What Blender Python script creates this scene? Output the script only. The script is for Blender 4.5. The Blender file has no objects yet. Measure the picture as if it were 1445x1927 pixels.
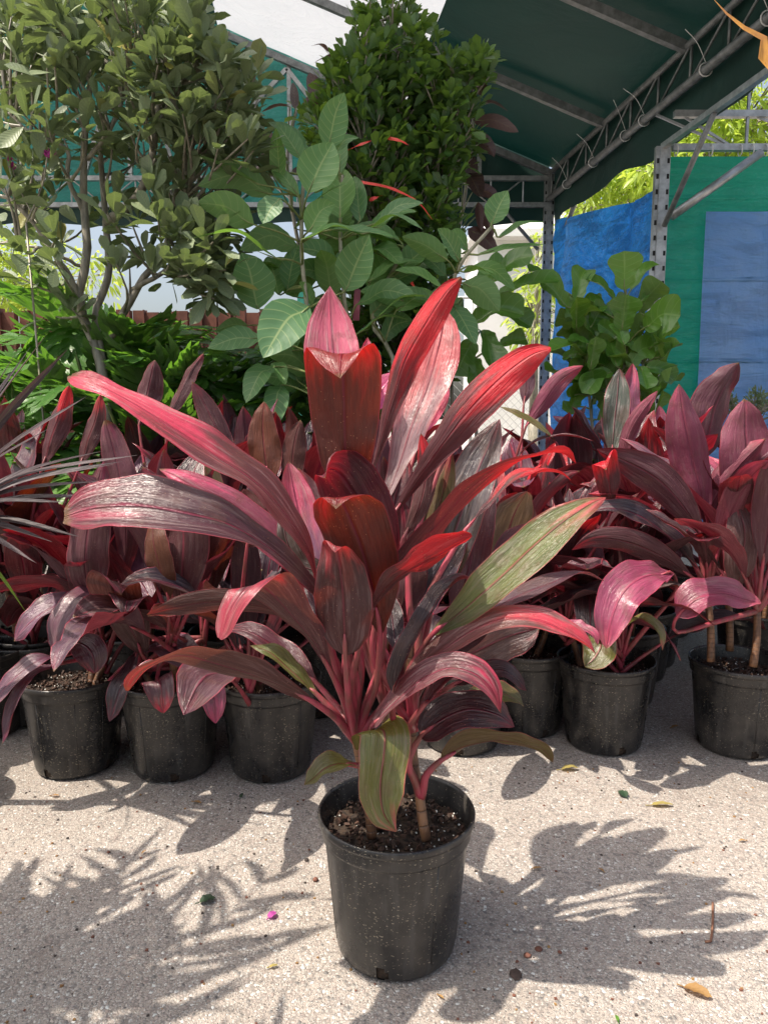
import bpy, math, random
import numpy as np
from mathutils import Vector, noise as mnoise
R_ = math.radians
rnd = random.Random(7)
SC = bpy.context.scene
COL = SC.collection

# ------------------------------------------------------------------ camera
PITCH = R_(7.5); HC = 0.96; FPX = 1392.0
cam_d = bpy.data.cameras.new('camera'); cam = bpy.data.objects.new('camera', cam_d); COL.objects.link(cam)
cam.location = (0, 0, HC); cam.rotation_euler = (R_(90) - PITCH, 0, 0)
cam_d.sensor_fit = 'VERTICAL'; cam_d.sensor_height = 36.0; cam_d.lens = 36.0 * FPX / 1927.0
cam_d.clip_end = 500; cam_d.clip_start = 0.02
SC.camera = cam
CF = np.array([0, math.cos(PITCH), -math.sin(PITCH)]); CU = np.array([0, math.sin(PITCH), math.cos(PITCH)]); CR = np.array([1., 0, 0])
C0 = np.array([0, 0, HC])
def P(px, py, d):
    return C0 + d * (CF + (px - 722.5) / FPX * CR - (py - 963.5) / FPX * CU)
def PY(px, py, Y):            # pixel at world y = Y
    k = CF + (px - 722.5) / FPX * CR - (py - 963.5) / FPX * CU
    return C0 + k * (Y / k[1])
def G(px, py):
    k = CF + (px - 722.5) / FPX * CR - (py - 963.5) / FPX * CU
    return C0 + k * (-HC / k[2])
# ------------------------------------------------------------------ light
SUN_EL = R_(63.5); SUN_DIR = np.array([0.93, 0.36, 0]); SUN_DIR /= np.linalg.norm(SUN_DIR)   # horizontal way the light travels
ld = bpy.data.lights.new('sun', 'SUN'); ld.energy = 4.7; ld.angle = R_(0.6); ld.color = (1.0, 0.90, 0.77)
sun = bpy.data.objects.new('sun', ld); COL.objects.link(sun)
dv = Vector((SUN_DIR[0] * math.cos(SUN_EL), SUN_DIR[1] * math.cos(SUN_EL), -math.sin(SUN_EL)))
sun.rotation_euler = dv.to_track_quat('-Z', 'Y').to_euler(); sun.location = (-3, -2, 6)
w = bpy.data.worlds.new('World'); SC.world = w; w.use_nodes = True
nt = w.node_tree; bg = nt.nodes['Background']
sk = nt.nodes.new('ShaderNodeTexSky'); sk.sky_type = 'NISHITA'; sk.sun_disc = False
sk.sun_elevation = SUN_EL; sk.sun_rotation = math.atan2(-SUN_DIR[0], -SUN_DIR[1])
sk.dust_density = 6.0; sk.air_density = 1.2; sk.altitude = 100
hs = nt.nodes.new('ShaderNodeHueSaturation'); hs.inputs['Saturation'].default_value = 0.75; nt.links.new(sk.outputs[0], hs.inputs['Color']); nt.links.new(hs.outputs[0], bg.inputs[0]); bg.inputs[1].default_value = 0.15
SC.view_settings.view_transform = 'Standard'; SC.view_settings.look = 'None'; SC.view_settings.gamma = 1
SC.view_settings.exposure = 0.62
SC.cycles.max_bounces = 8; SC.cycles.transmission_bounces = 6; SC.cycles.transparent_max_bounces = 8

# ------------------------------------------------------------------ node helpers
class NM:
    def __init__(s, name):
        s.m = bpy.data.materials.new(name); s.m.use_nodes = True; s.t = s.m.node_tree; s.n = s.t.nodes; s.n.clear()
        s.out = s.n.new('ShaderNodeOutputMaterial')
    def node(s, ty, ins=None, **kw):
        n = s.n.new(ty)
        for k, v in kw.items(): setattr(n, k, v)
        if ins:
            for k, v in ins.items(): s.set(n.inputs[k], v)
        return n
    def set(s, sock, v):
        if hasattr(v, 'is_linked') or hasattr(v, 'links'): s.t.links.new(v, sock)
        elif isinstance(v, (tuple, list)) and len(v) == 3 and sock.type == 'RGBA': sock.default_value = (*v, 1)
        else: sock.default_value = v
    def math(s, op, a, b=0.0, c=None, clamp=False):
        n = s.n.new('ShaderNodeMath'); n.operation = op; n.use_clamp = clamp
        s.set(n.inputs[0], a); s.set(n.inputs[1], b)
        if c is not None: s.set(n.inputs[2], c)
        return n.outputs[0]
    def mix(s, f, a, b, mode='MIX'):
        n = s.n.new('ShaderNodeMix'); n.data_type = 'RGBA'; n.blend_type = mode
        s.set(n.inputs[0], f); s.set(n.inputs[6], a); s.set(n.inputs[7], b); return n.outputs[2]
    def ramp(s, f, stops):
        n = s.n.new('ShaderNodeValToRGB'); s.set(n.inputs[0], f); el = n.color_ramp.elements
        while len(el) < len(stops): el.new(0.5)
        for e, (p, c) in zip(el, stops):
            e.position = p; e.color = (*c, 1) if isinstance(c, (tuple, list)) else (c, c, c, 1)
        return n.outputs[0]
    def rng(s, v, a, b, c=0.0, d=1.0, smooth=True):
        n = s.n.new('ShaderNodeMapRange'); n.interpolation_type = 'SMOOTHSTEP' if smooth else 'LINEAR'
        for i, x in enumerate((v, a, b, c, d)): s.set(n.inputs[i], x)
        return n.outputs[0]
    def noise(s, vec, scale, detail=3, rough=0.55, dist=0.0):
        n = s.node('ShaderNodeTexNoise', {'Scale': scale, 'Detail': detail, 'Roughness': rough, 'Distortion': dist})
        if vec is not None: s.set(n.inputs['Vector'], vec)
        return n.outputs[0]
    def vscale(s, vec, xyz, off=(0, 0, 0)):
        n = s.node('ShaderNodeMapping', {'Vector': vec, 'Scale': xyz, 'Location': off}); return n.outputs[0]
    def bump(s, h, dist=0.002, st=1.0, nrm=None):
        n = s.node('ShaderNodeBump', {'Height': h, 'Distance': dist, 'Strength': st})
        if nrm is not None: s.set(n.inputs['Normal'], nrm)
        return n.outputs[0]
    def principled(s, **kw):
        n = s.n.new('ShaderNodeBsdfPrincipled')
        for k, v in kw.items(): s.set(n.inputs[k.replace('_', ' ')], v)
        return n.outputs[0]
    def surf(s, sh): s.t.links.new(sh, s.out.inputs[0]); return s.m
    def translucent(s, sh, col, f, nrm=None):
        tr = s.node('ShaderNodeBsdfTranslucent', {'Color': col})
        if nrm is not None: s.set(tr.inputs['Normal'], nrm)
        mx = s.n.new('ShaderNodeMixShader'); s.set(mx.inputs[0], f)
        s.t.links.new(sh, mx.inputs[1]); s.t.links.new(tr.outputs[0], mx.inputs[2]); return mx.outputs[0]
M = {}

def mat_cordyline():
    k = NM('cordyline_leaf')
    uv = k.node('ShaderNodeUVMap').outputs[0]; sp = k.node('ShaderNodeSeparateXYZ', {0: uv})
    u, v = sp.outputs[0], sp.outputs[1]
    e = k.math('MULTIPLY', k.math('ABSOLUTE', k.math('SUBTRACT', u, 0.5)), 2.0)
    oi = k.node('ShaderNodeObjectInfo'); rn = oi.outputs['Random']
    def att(nm): return k.node('ShaderNodeAttribute', attribute_type='OBJECT', attribute_name=nm)
    body = att('body').outputs['Color']; tipc = att('tipc').outputs['Color']; trc = att('glow').outputs['Color']
    pk = att('pk').outputs['Fac']; st = att('silver').outputs['Fac']
    vv = k.math('SUBTRACT', v, k.math('MULTIPLY', e, 0.16))
    cv = k.node('ShaderNodeCombineXYZ', {0: k.math('MULTIPLY', u, 26.0), 1: k.math('MULTIPLY', vv, 3.2), 2: k.math('MULTIPLY', rn, 40.0)}).outputs[0]
    s1 = k.noise(cv, 1.0, 4, 0.6)
    cv2 = k.node('ShaderNodeCombineXYZ', {0: k.math('MULTIPLY', u, 4.5), 1: k.math('MULTIPLY', vv, 2.6), 2: k.math('MULTIPLY', rn, 71.0)}).outputs[0]
    s2 = k.noise(cv2, 1.0, 3, 0.6)
    # pink towards the tip, streaked
    f = k.rng(k.math('ADD', v, k.math('MULTIPLY', k.math('SUBTRACT', s2, 0.5), 0.85)), k.math('SUBTRACT', 1.0, pk), k.math('ADD', k.math('SUBTRACT', 1.0, pk), 0.30))
    c = k.mix(f, body, tipc)
    c = k.mix(k.math('MULTIPLY', k.rng(s1, 0.42, 0.68), 0.16), c, k.mix(0.5, body, tipc))
    c = k.mix(k.math('MULTIPLY', k.rng(s2, 0.56, 0.36), 0.4), c, k.mix(1.0, c, (0.5, 0.42, 0.42), 'MULTIPLY'))
    # lighter streaks: dust, and silvery sky sheen painted into the colour
    cv3 = k.node('ShaderNodeCombineXYZ', {0: k.math('MULTIPLY', u, 15.0), 1: k.math('MULTIPLY', vv, 4.5), 2: k.math('MULTIPLY', rn, 23.0)}).outputs[0]
    s3 = k.noise(cv3, 1.0, 4, 0.65)
    c = k.mix(k.math('MULTIPLY', k.rng(s3, 0.50, 0.66), k.math('MULTIPLY', st, 0.55)), c, (0.36, 0.29, 0.28))
    edge = k.rng(e, 0.945, 0.985)
    c = k.mix(k.math('MULTIPLY', edge, 0.7), c, (0.42, 0.04, 0.075))
    rib = k.rng(e, 0.055, 0.025)
    c = k.mix(k.math('MULTIPLY', rib, 0.5), c, k.mix(0.5, tipc, (0.30, 0.02, 0.07)))
    back = k.node('ShaderNodeNewGeometry').outputs['Backfacing']
    obj = k.node('ShaderNodeTexCoord').outputs['Object']
    blotch = k.noise(obj, 22.0, 4, 0.6)
    c = k.mix(k.math('MULTIPLY', k.rng(blotch, 0.50, 0.66), 0.40), c, (0.12, 0.062, 0.048))
    und = k.mix(0.45, c, (0.095, 0.036, 0.038))
    c = k.mix(k.math('MULTIPLY', back, k.math('SUBTRACT', 1.0, k.math('MULTIPLY', f, 0.55))), c, und)
    vor = k.node('ShaderNodeTexVoronoi', {'Vector': obj, 'Scale': 210.0}); 
    dm = k.rng(k.noise(obj, 11.0, 2), 0.38, 0.58)
    spk = k.math('MULTIPLY', k.rng(vor.outputs['Distance'], 0.17, 0.06), k.math('MULTIPLY', dm, 0.85))
    spk2 = k.math('MULTIPLY', spk, k.math('GREATER_THAN', k.node('ShaderNodeSeparateXYZ', {0: vor.outputs['Color']}).outputs[0], 0.60))
    c = k.mix(spk2, c, (0.40, 0.29, 0.21))
    c = k.mix(k.math('MULTIPLY', k.rng(k.math('ADD', v, k.math('MULTIPLY', k.noise(obj, 60.0, 3), 0.05)), 0.99, 1.015), k.math('GREATER_THAN', rn, 0.35)), c, (0.16, 0.085, 0.04))
    h = k.math('ADD', k.math('MULTIPLY', s1, 0.35), k.math('MULTIPLY', k.rng(e, 0.10, 0.0), 0.8)); h = k.math('ADD', h, k.math('MULTIPLY', s3, 1.1))
    nb = k.bump(h, 0.0045, 0.8); nb = k.bump(k.noise(obj, 28.0, 3), 0.004, 0.6, nb)
    rough = k.math('ADD', 0.25, k.math('MULTIPLY', back, 0.16)); rough = k.math('ADD', rough, k.math('MULTIPLY', blotch, 0.12))
    pr = k.principled(Base_Color=c, Roughness=rough, Normal=nb, Specular_IOR_Level=k.math('SUBTRACT', 0.80, k.math('MULTIPLY', back, 0.45)))
    tc = k.mix(f, trc, k.mix(0.6, trc, (0.95, 0.015, 0.02)))
    tc = k.mix(k.math('MULTIPLY', k.rng(s3, 0.56, 0.40), 0.55), tc, k.mix(1.0, tc, (0.35, 0.25, 0.25), 'MULTIPLY'))
    tc = k.mix(rib, tc, (0.10, 0.0, 0.012))
    tc = k.mix(spk2, tc, (0.9, 0.25, 0.05))
    return k.surf(k.translucent(pr, tc, k.node('ShaderNodeAttribute', attribute_type='OBJECT', attribute_name='thru').outputs['Fac']))
M['cordyline'] = mat_cordyline()

def mat_stalk(name, a, b, nodes=False):
    k = NM(name); obj = k.node('ShaderNodeTexCoord').outputs['Object']
    n = k.noise(k.vscale(obj, (1, 1, 0.25)), 60.0, 4); c = k.mix(k.rng(n, 0.35, 0.65), a, b)
    h = n
    if nodes:
        uv = k.node('ShaderNodeUVMap').outputs[0]; v = k.node('ShaderNodeSeparateXYZ', {0: uv}).outputs[1]
        wv = k.math('FRACT', k.math('MULTIPLY', v, 14.0)); ring = k.rng(k.math('ABSOLUTE', k.math('SUBTRACT', wv, 0.5)), 0.40, 0.5)
        c = k.mix(k.math('MULTIPLY', ring, 0.7), c, (0.06, 0.035, 0.02)); h = k.math('SUBTRACT', n, ring)
    return k.surf(k.principled(Base_Color=c, Roughness=0.45, Normal=k.bump(h, 0.002, 0.6)))
M['stalk'] = mat_stalk('cordyline_petiole', (0.34, 0.045, 0.075), (0.17, 0.05, 0.045))
M['cane'] = mat_stalk('cordyline_cane', (0.24, 0.12, 0.06), (0.09, 0.045, 0.028), True)
M['bark'] = mat_stalk('ficus_bark', (0.30, 0.27, 0.21), (0.17, 0.155, 0.12))
M['greenstem'] = mat_stalk('green_stem', (0.22, 0.26, 0.09), (0.13, 0.17, 0.05))
M['palestem'] = mat_stalk('pale_stem', (0.34, 0.33, 0.24), (0.20, 0.19, 0.12))

def mat_green(name, a, b, vein=(0.30, 0.36, 0.13), tr=(0.30, 0.50, 0.04), trf=0.28, nv=9.0, rough=0.38, veins=0.6, under=(0.13, 0.18, 0.09), yellow=0.0):
    k = NM(name)
    uv = k.node('ShaderNodeUVMap').outputs[0]; sp = k.node('ShaderNodeSeparateXYZ', {0: uv}); u, v = sp.outputs[0], sp.outputs[1]
    e = k.math('MULTIPLY', k.math('ABSOLUTE', k.math('SUBTRACT', u, 0.5)), 2.0)
    tone = k.node('ShaderNodeAttribute', attribute_type='GEOMETRY', attribute_name='tone').outputs['Fac']
    obj = k.node('ShaderNodeTexCoord').outputs['Object']; n = k.noise(obj, 14.0, 3)
    c = k.mix(k.rng(k.math('ADD', tone, k.math('MULTIPLY', k.math('SUBTRACT', n, 0.5), 0.5)), 0.0, 1.0, smooth=False), a, b)
    if yellow: c = k.mix(k.math('MULTIPLY', k.math('GREATER_THAN', tone, 1.0 - yellow), 0.8), c, (0.30, 0.26, 0.04))
    cur = k.math('SUBTRACT', v, k.math('MULTIPLY', k.math('POWER', e, 1.3), 0.16))
    lv = k.rng(k.math('ABSOLUTE', k.math('SUBTRACT', k.math('FRACT', k.math('MULTIPLY', cur, nv)), 0.5)), 0.075, 0.02)
    rib = k.rng(e, 0.07, 0.025)
    vn = k.math('MAXIMUM', k.math('MULTIPLY', lv, 0.75), rib)
    c = k.mix(k.math('MULTIPLY', vn, veins), c, vein)
    back = k.node('ShaderNodeNewGeometry').outputs['Backfacing']
    c = k.mix(k.math('MULTIPLY', back, 0.6), c, under)
    pill = k.math('SUBTRACT', k.math('ABSOLUTE', k.math('SUBTRACT', k.math('FRACT', k.math('MULTIPLY', cur, nv)), 0.5)), 0.2)
    nb = k.bump(k.math('ADD', k.math('MULTIPLY', pill, -0.5), k.math('MULTIPLY', k.noise(obj, 90.0, 2), 0.25)), 0.003, 0.7)
    pr = k.principled(Base_Color=c, Roughness=k.math('ADD', rough, k.math('MULTIPLY', back, 0.2)), Normal=nb)
    tc = k.mix(k.math('MULTIPLY', vn, 0.5), tr, (0.6, 0.75, 0.2))
    return k.surf(k.translucent(pr, tc, trf))
M['banyan'] = mat_green('banyan_leaf', (0.075, 0.175, 0.075), (0.13, 0.27, 0.07), vein=(0.42, 0.50, 0.20), nv=8.0, tr=(0.25, 0.5, 0.05), under=(0.14, 0.24, 0.08), veins=0.45, rough=0.5)
M['ficus'] = mat_green('small_ficus_leaf', (0.13, 0.17, 0.10), (0.23, 0.28, 0.15), vein=(0.2, 0.26, 0.1), veins=0.35, yellow=0.03, trf=0.2, tr=(0.20, 0.28, 0.07), rough=0.52)
M['bush'] = mat_green('dense_bush_leaf', (0.024, 0.070, 0.018), (0.065, 0.15, 0.028), veins=0.15, rough=0.33, under=(0.06, 0.12, 0.05))
M['fiddle'] = mat_green('fiddle_leaf', (0.035, 0.115, 0.016), (0.10, 0.23, 0.035), vein=(0.2, 0.32, 0.08), nv=6.0, veins=0.35, rough=0.28)
M['philo'] = mat_green('split_leaf', (0.030, 0.095, 0.022), (0.085, 0.19, 0.035), veins=0.15, rough=0.38, tr=(0.2, 0.5, 0.03))
M['fern'] = mat_green('fern_leaf', (0.06, 0.17, 0.025), (0.12, 0.27, 0.04), veins=0.1, tr=(0.25, 0.55, 0.04))
M['fartree'] = mat_green('far_tree_leaf', (0.16, 0.26, 0.03), (0.34, 0.44, 0.06), veins=0.0, tr=(0.65, 0.80, 0.10), trf=0.45, under=(0.25, 0.35, 0.06))
M['rubber'] = mat_green('burgundy_rubber_leaf', (0.035, 0.026, 0.022), (0.085, 0.045, 0.042), vein=(0.12, 0.04, 0.03), veins=0.4, tr=(0.15, 0.03, 0.02), trf=0.12, under=(0.16, 0.09, 0.08), rough=0.3)
M['spiky'] = mat_green('dark_strap_leaf', (0.030, 0.022, 0.028), (0.065, 0.045, 0.052), vein=(0.1, 0.06, 0.07), veins=0.0, tr=(0.2, 0.08, 0.08), trf=0.12, under=(0.05, 0.035, 0.04), rough=0.55)

def mat_pot():
    k = NM('black_nursery_plastic'); obj = k.node('ShaderNodeTexCoord').outputs['Object']; rn = k.node('ShaderNodeObjectInfo').outputs['Random']
    ob2 = k.node('ShaderNodeVectorMath', {0: obj, 1: k.node('ShaderNodeCombineXYZ', {0: k.math('MULTIPLY', rn, 9.0)}).outputs[0]}, operation='ADD').outputs[0]
    dirt = k.rng(k.noise(ob2, 9.0, 5, 0.65), 0.42, 0.72)
    vs = k.noise(k.vscale(ob2, (60, 60, 2.5)), 1.0, 3)
    c = k.mix(k.math('MULTIPLY', dirt, 0.6), (0.014, 0.014, 0.015), (0.080, 0.070, 0.060))
    c = k.mix(k.math('MULTIPLY', k.rng(vs, 0.5, 0.75), 0.5), c, (0.07, 0.068, 0.066))
    wob = k.node('ShaderNodeVectorMath', {0: ob2, 1: k.node('ShaderNodeVectorMath', {0: k.node('ShaderNodeTexNoise', {'Vector': ob2, 'Scale': 70.0}).outputs['Color'], 'Scale': 0.012}, operation='SCALE').outputs[0]}, operation='ADD').outputs[0]
    def specks(sc, th, dens, vec):
        vo = k.node('ShaderNodeTexVoronoi', {'Vector': vec, 'Scale': sc})
        ch = k.node('ShaderNodeSeparateXYZ', {0: vo.outputs['Color']})
        return k.math('MULTIPLY', k.rng(vo.outputs['Distance'], th, th * 0.6), k.math('GREATER_THAN', ch.outputs[0], 1 - dens))
    ms = k.rng(k.noise(ob2, 14.0, 3), 0.32, 0.60)
    s = k.math('MAXIMUM', specks(210.0, 0.15, 0.45, wob), specks(1.0, 0.25, 0.55, k.vscale(wob, (110, 110, 330))))
    c = k.mix(k.math('MULTIPLY', s, k.math('MULTIPLY', ms, 0.8)), c, (0.40, 0.35, 0.26))
    r = k.math('ADD', 0.27, k.math('MULTIPLY', dirt, 0.28))
    return k.surf(k.principled(Base_Color=c, Roughness=r, Normal=k.bump(k.noise(ob2, 40.0, 3), 0.0012, 0.4)))
M['pot'] = mat_pot()
def mat_simple(name, a, b, scale=20.0, rough=0.6, bump=0.002, metallic=0.0, tr=None, trf=0.3):
    k = NM(name); obj = k.node('ShaderNodeTexCoord').outputs['Object']; n = k.noise(obj, scale, 5, 0.6)
    c = k.mix(k.rng(n, 0.32, 0.68), a, b); nb = k.bump(n, bump, 0.7)
    pr = k.principled(Base_Color=c, Roughness=rough, Normal=nb, Metallic=metallic)
    return k.surf(k.translucent(pr, tr, trf) if tr else pr)
M['soil'] = mat_simple('potting_soil', (0.012, 0.008, 0.006), (0.05, 0.03, 0.018), 120.0, 0.9, 0.004)
M['barkchip'] = mat_simple('bark_chip', (0.018, 0.010, 0.007), (0.075, 0.036, 0.022), 90.0, 0.8)
M['perlite'] = mat_simple('perlite', (0.6, 0.6, 0.56), (0.75, 0.75, 0.7), 90.0, 0.8)
M['dryleaf'] = mat_simple('dry_leaf', (0.22, 0.12, 0.05), (0.40, 0.25, 0.10), 60.0, 0.6, tr=(0.6, 0.3, 0.08))
M['yellowleaf'] = mat_simple('yellowing_leaf', (0.40, 0.33, 0.10), (0.25, 0.22, 0.08), 60.0, 0.6, tr=(0.6, 0.4, 0.08))
M['greenleaf'] = mat_simple('fallen_green_leaf', (0.02, 0.045, 0.025), (0.045, 0.075, 0.04), 60.0, 0.4)
M['petal'] = mat_simple('magenta_petal', (0.35, 0.05, 0.26), (0.45, 0.10, 0.33), 60.0, 0.5, tr=(0.8, 0.1, 0.6))
M['stone'] = mat_simple('red_brown_stone', (0.20, 0.08, 0.05), (0.12, 0.05, 0.035), 90.0, 0.8)
M['darkstone'] = mat_simple('dark_crumb', (0.03, 0.025, 0.022), (0.06, 0.045, 0.04), 90.0, 0.9)
M['twig'] = mat_simple('brown_twig', (0.16, 0.07, 0.04), (0.26, 0.13, 0.08), 90.0, 0.8)
M['stain'] = mat_simple('dark_dirt', (0.05, 0.035, 0.028), (0.09, 0.06, 0.05), 70.0, 0.95, 0.004)
M['galv'] = mat_simple('galvanised_steel', (0.30, 0.31, 0.31), (0.47, 0.48, 0.48), 18.0, 0.42, 0.001, 0.75)
M['galvdark'] = mat_simple('weathered_steel_tube', (0.14, 0.15, 0.15), (0.25, 0.26, 0.26), 18.0, 0.5, 0.001, 0.5)
M['hole'] = mat_simple('dark_slot', (0.01, 0.01, 0.01), (0.02, 0.02, 0.02), 10.0, 0.9)
M['rust'] = mat_simple('rusty_steel', (0.10, 0.035, 0.024), (0.20, 0.075, 0.05), 5.0, 0.75, 0.004)
M['white'] = mat_simple('white_paint', (0.72, 0.72, 0.70), (0.80, 0.80, 0.79), 3.0, 0.6)
M['redtape'] = mat_simple('red_tape', (0.55, 0.03, 0.02), (0.7, 0.06, 0.04), 30.0, 0.5)
M['pinktape'] = mat_simple('pink_tape', (0.6, 0.16, 0.28), (0.7, 0.22, 0.35), 30.0, 0.5)
M['zip'] = mat_simple('white_zip_tie', (0.6, 0.6, 0.58), (0.7, 0.7, 0.68), 30.0, 0.4)
M['wirefence'] = mat_simple('fence_wire', (0.4, 0.41, 0.42), (0.5, 0.5, 0.5), 30.0, 0.5)
M['turq'] = mat_simple('turquoise_cloth', (0.05, 0.42, 0.33), (0.12, 0.52, 0.42), 8.0, 0.7, tr=(0.2, 0.7, 0.5))
M['orangeleaf'] = mat_simple('dried_orange_leaf', (0.60, 0.30, 0.06), (0.38, 0.17, 0.06), 30.0, 0.5, tr=(0.8, 0.4, 0.08))
M['magenta'] = mat_simple('magenta_flower', (0.25, 0.01, 0.16), (0.4, 0.03, 0.25), 30.0, 0.5, tr=(0.5, 0.02, 0.3))

def mat_cloth(name, a, b, wr=6.0, bd=0.03, rough=0.42, tr=None, trf=0.3, folds=None, cr=0.0, fine=60.0, fd=0.002, dist=1.2, dg=0.0):
    k = NM(name); obj = k.node('ShaderNodeTexCoord').outputs['Object']
    n1 = k.noise(obj, wr, 4, 0.6, dist); n2 = k.noise(k.vscale(obj, (1, 1, 0.5)), fine, 3, 0.6, 0.8); n3 = k.noise(obj, 1.5, 3)
    c = k.mix(k.rng(k.math('ADD', k.math('MULTIPLY', n1, 0.5), k.math('MULTIPLY', n3, 0.5)), 0.38, 0.62), a, b)
    if dg:  # shading of the folds and paler creases painted into the cloth colour
        mp = k.node('ShaderNodeMapping', {'Vector': obj, 'Rotation': (0.5, 0.55, 0.3), 'Scale': (1.0, 1.0, 5.0)}).outputs[0]
        d1 = k.noise(mp, 2.2, 5, 0.65, 0.6); c = k.mix(k.math('MULTIPLY', k.rng(d1, 0.44, 0.60), dg), c, k.mix(1.0, c, (0.42, 0.42, 0.50), 'MULTIPLY'))
        d2 = k.noise(k.vscale(obj, (1, 1, 1.4)), 26.0, 3, 0.6, 1.2); c = k.mix(k.math('MULTIPLY', k.rng(d2, 0.52, 0.64), dg * 0.6), c, k.mix(0.35, c, (0.6, 0.75, 1.0)))
        n1 = k.math('ADD', n1, k.math('MULTIPLY', d1, 0.6))
        if tr: tr = k.mix(k.math('MULTIPLY', k.rng(d1, 0.44, 0.60), dg), tr, tuple(x * .5 for x in tr))
    if cr:
        rg = k.math('ABSOLUTE', k.math('SUBTRACT', k.noise(k.vscale(obj, (.8, .8, 1.3)), 5.0, 4, 0.65, 2.5), 0.5)); c = k.mix(k.math('MULTIPLY', k.rng(rg, 0.05, 0.0), cr), c, (0.25, 0.45, 0.95)); n1 = k.math('ADD', n1, k.math('MULTIPLY', k.rng(rg, 0.06, 0.0), 0.5))
    nb = k.bump(n1, bd, 0.8); nb = k.bump(n2, fd, 0.8, nb)
    if folds:
        z = k.node('ShaderNodeSeparateXYZ', {0: obj}).outputs[2]
        fz = k.math('ABSOLUTE', k.math('SUBTRACT', k.math('FRACT', k.math('MULTIPLY', z, folds)), 0.5))
        nb = k.bump(k.rng(fz, 0.035, 0.0), 0.012, 1.0, nb)
    pr = k.principled(Base_Color=c, Roughness=rough, Normal=nb)
    return k.surf(k.translucent(pr, tr, trf) if tr else pr)
M['roof'] = mat_cloth('dark_green_tarpaulin', (0.005, 0.028, 0.021), (0.007, 0.040, 0.030), 1.2, 0.03, 0.58, (0.004, 0.035, 0.03), 0.12)
M['teal'] = mat_cloth('backlit_gable_cloth', (0.03, 0.15, 0.125), (0.05, 0.20, 0.165), 2.0, 0.05, 0.6, (0.05, 0.30, 0.25), 0.5, dg=0.4)  # teal carries the stronger backlight of the left gable in its colour
M['whiteroof'] = mat_cloth('translucent_white_sheet', (0.60, 0.62, 0.64), (0.70, 0.71, 0.72), 2.6, 0.12, 0.55, (0.52, 0.54, 0.57), 0.55, dist=2.0)
M['greentarp'] = mat_cloth('green_tarpaulin', (0.02, 0.20, 0.14), (0.035, 0.27, 0.19), 1.5, 0.14, 0.36, (0.02, 0.52, 0.32), 0.5, folds=1.9, dg=0.22)
M['bluetarp'] = mat_cloth('blue_poly_tarp', (0.02, 0.27, 0.95), (0.08, 0.46, 1.0), 5.0, 0.16, 0.28, (0.03, 0.34, 1.0), 0.5, fine=30.0, fd=0.02, dist=1.6, cr=0.18, dg=0.75)
M['blueplastic'] = mat_cloth('pale_blue_sheet', (0.24, 0.42, 0.97), (0.38, 0.55, 1.0), 2.2, 0.08, 0.3, (0.28, 0.50, 1.0), 0.55, folds=1.9, fine=7.0, fd=0.03, dist=0.6, dg=0.32)

def mat_ground():
    k = NM('exposed_aggregate'); obj = k.node('ShaderNodeTexCoord').outputs['Object']
    wob = k.node('ShaderNodeVectorMath', {0: obj, 1: k.node('ShaderNodeVectorMath', {0: k.node('ShaderNodeTexNoise', {'Vector': obj, 'Scale': 130.0}).outputs['Color'], 'Scale': 0.007}, operation='SCALE').outputs[0]}, operation='ADD').outputs[0]
    va = k.node('ShaderNodeTexVoronoi', {'Vector': wob, 'Scale': 145.0}); vb = k.node('ShaderNodeTexVoronoi', {'Vector': wob, 'Scale': 330.0})
    ca = k.node('ShaderNodeSeparateXYZ', {0: va.outputs['Color']}); cb = k.node('ShaderNodeSeparateXYZ', {0: vb.outputs['Color']})
    st = [(0.0, (0.17, 0.155, 0.145)), (0.18, (0.34, 0.30, 0.265)), (0.4, (0.58, 0.505, 0.44)), (0.58, (0.34, 0.265, 0.23)), (0.78, (0.50, 0.42, 0.36)), (1.0, (0.78, 0.76, 0.71))]
    c1 = k.ramp(ca.outputs[0], st); c2 = k.ramp(cb.outputs[0], st)
    sel = k.math('GREATER_THAN', ca.outputs[1], 0.58)
    mort = (0.40, 0.335, 0.285)
    c2 = k.mix(k.rng(vb.outputs['Distance'], 0.40, 0.62), c2, mort)
    c1 = k.mix(k.rng(va.outputs['Distance'], 0.46, 0.58), c1, c2)
    c = k.mix(sel, c2, c1)
    c = k.mix(k.math('MULTIPLY', k.rng(k.noise(obj, 380.0, 2), 0.60, 0.72), 0.5), c, (0.09, 0.075, 0.065))
    big = k.noise(obj, 1.3, 5, 0.6); c = k.mix(k.math('MULTIPLY', k.rng(big, 0.38, 0.66), 0.55), c, k.mix(1.0, c, (0.74, 0.71, 0.67), 'MULTIPLY'))
    med = k.noise(obj, 7.0, 4, 0.65); c = k.mix(k.math('MULTIPLY', k.rng(med, 0.54, 0.74), 0.40), c, (0.20, 0.145, 0.115))
    c = k.mix(k.math('MULTIPLY', k.math('MULTIPLY', k.rng(va.outputs['Distance'], 0.40, 0.60), sel), 0.6), c, (0.15, 0.125, 0.11))
    h = k.mix(sel, k.rng(vb.outputs['Distance'], 0.6, 0.1), k.rng(va.outputs['Distance'], 0.55, 0.15))
    nb = k.bump(k.math('ADD', h, k.math('MULTIPLY', k.noise(obj, 300.0, 3), 0.5)), 0.0022, 0.8)
    c = k.mix(1.0, c, (0.90, 0.955, 1.0), 'MULTIPLY')
    return k.surf(k.principled(Base_Color=c, Roughness=0.72, Normal=nb))
M['ground'] = mat_ground()

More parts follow.
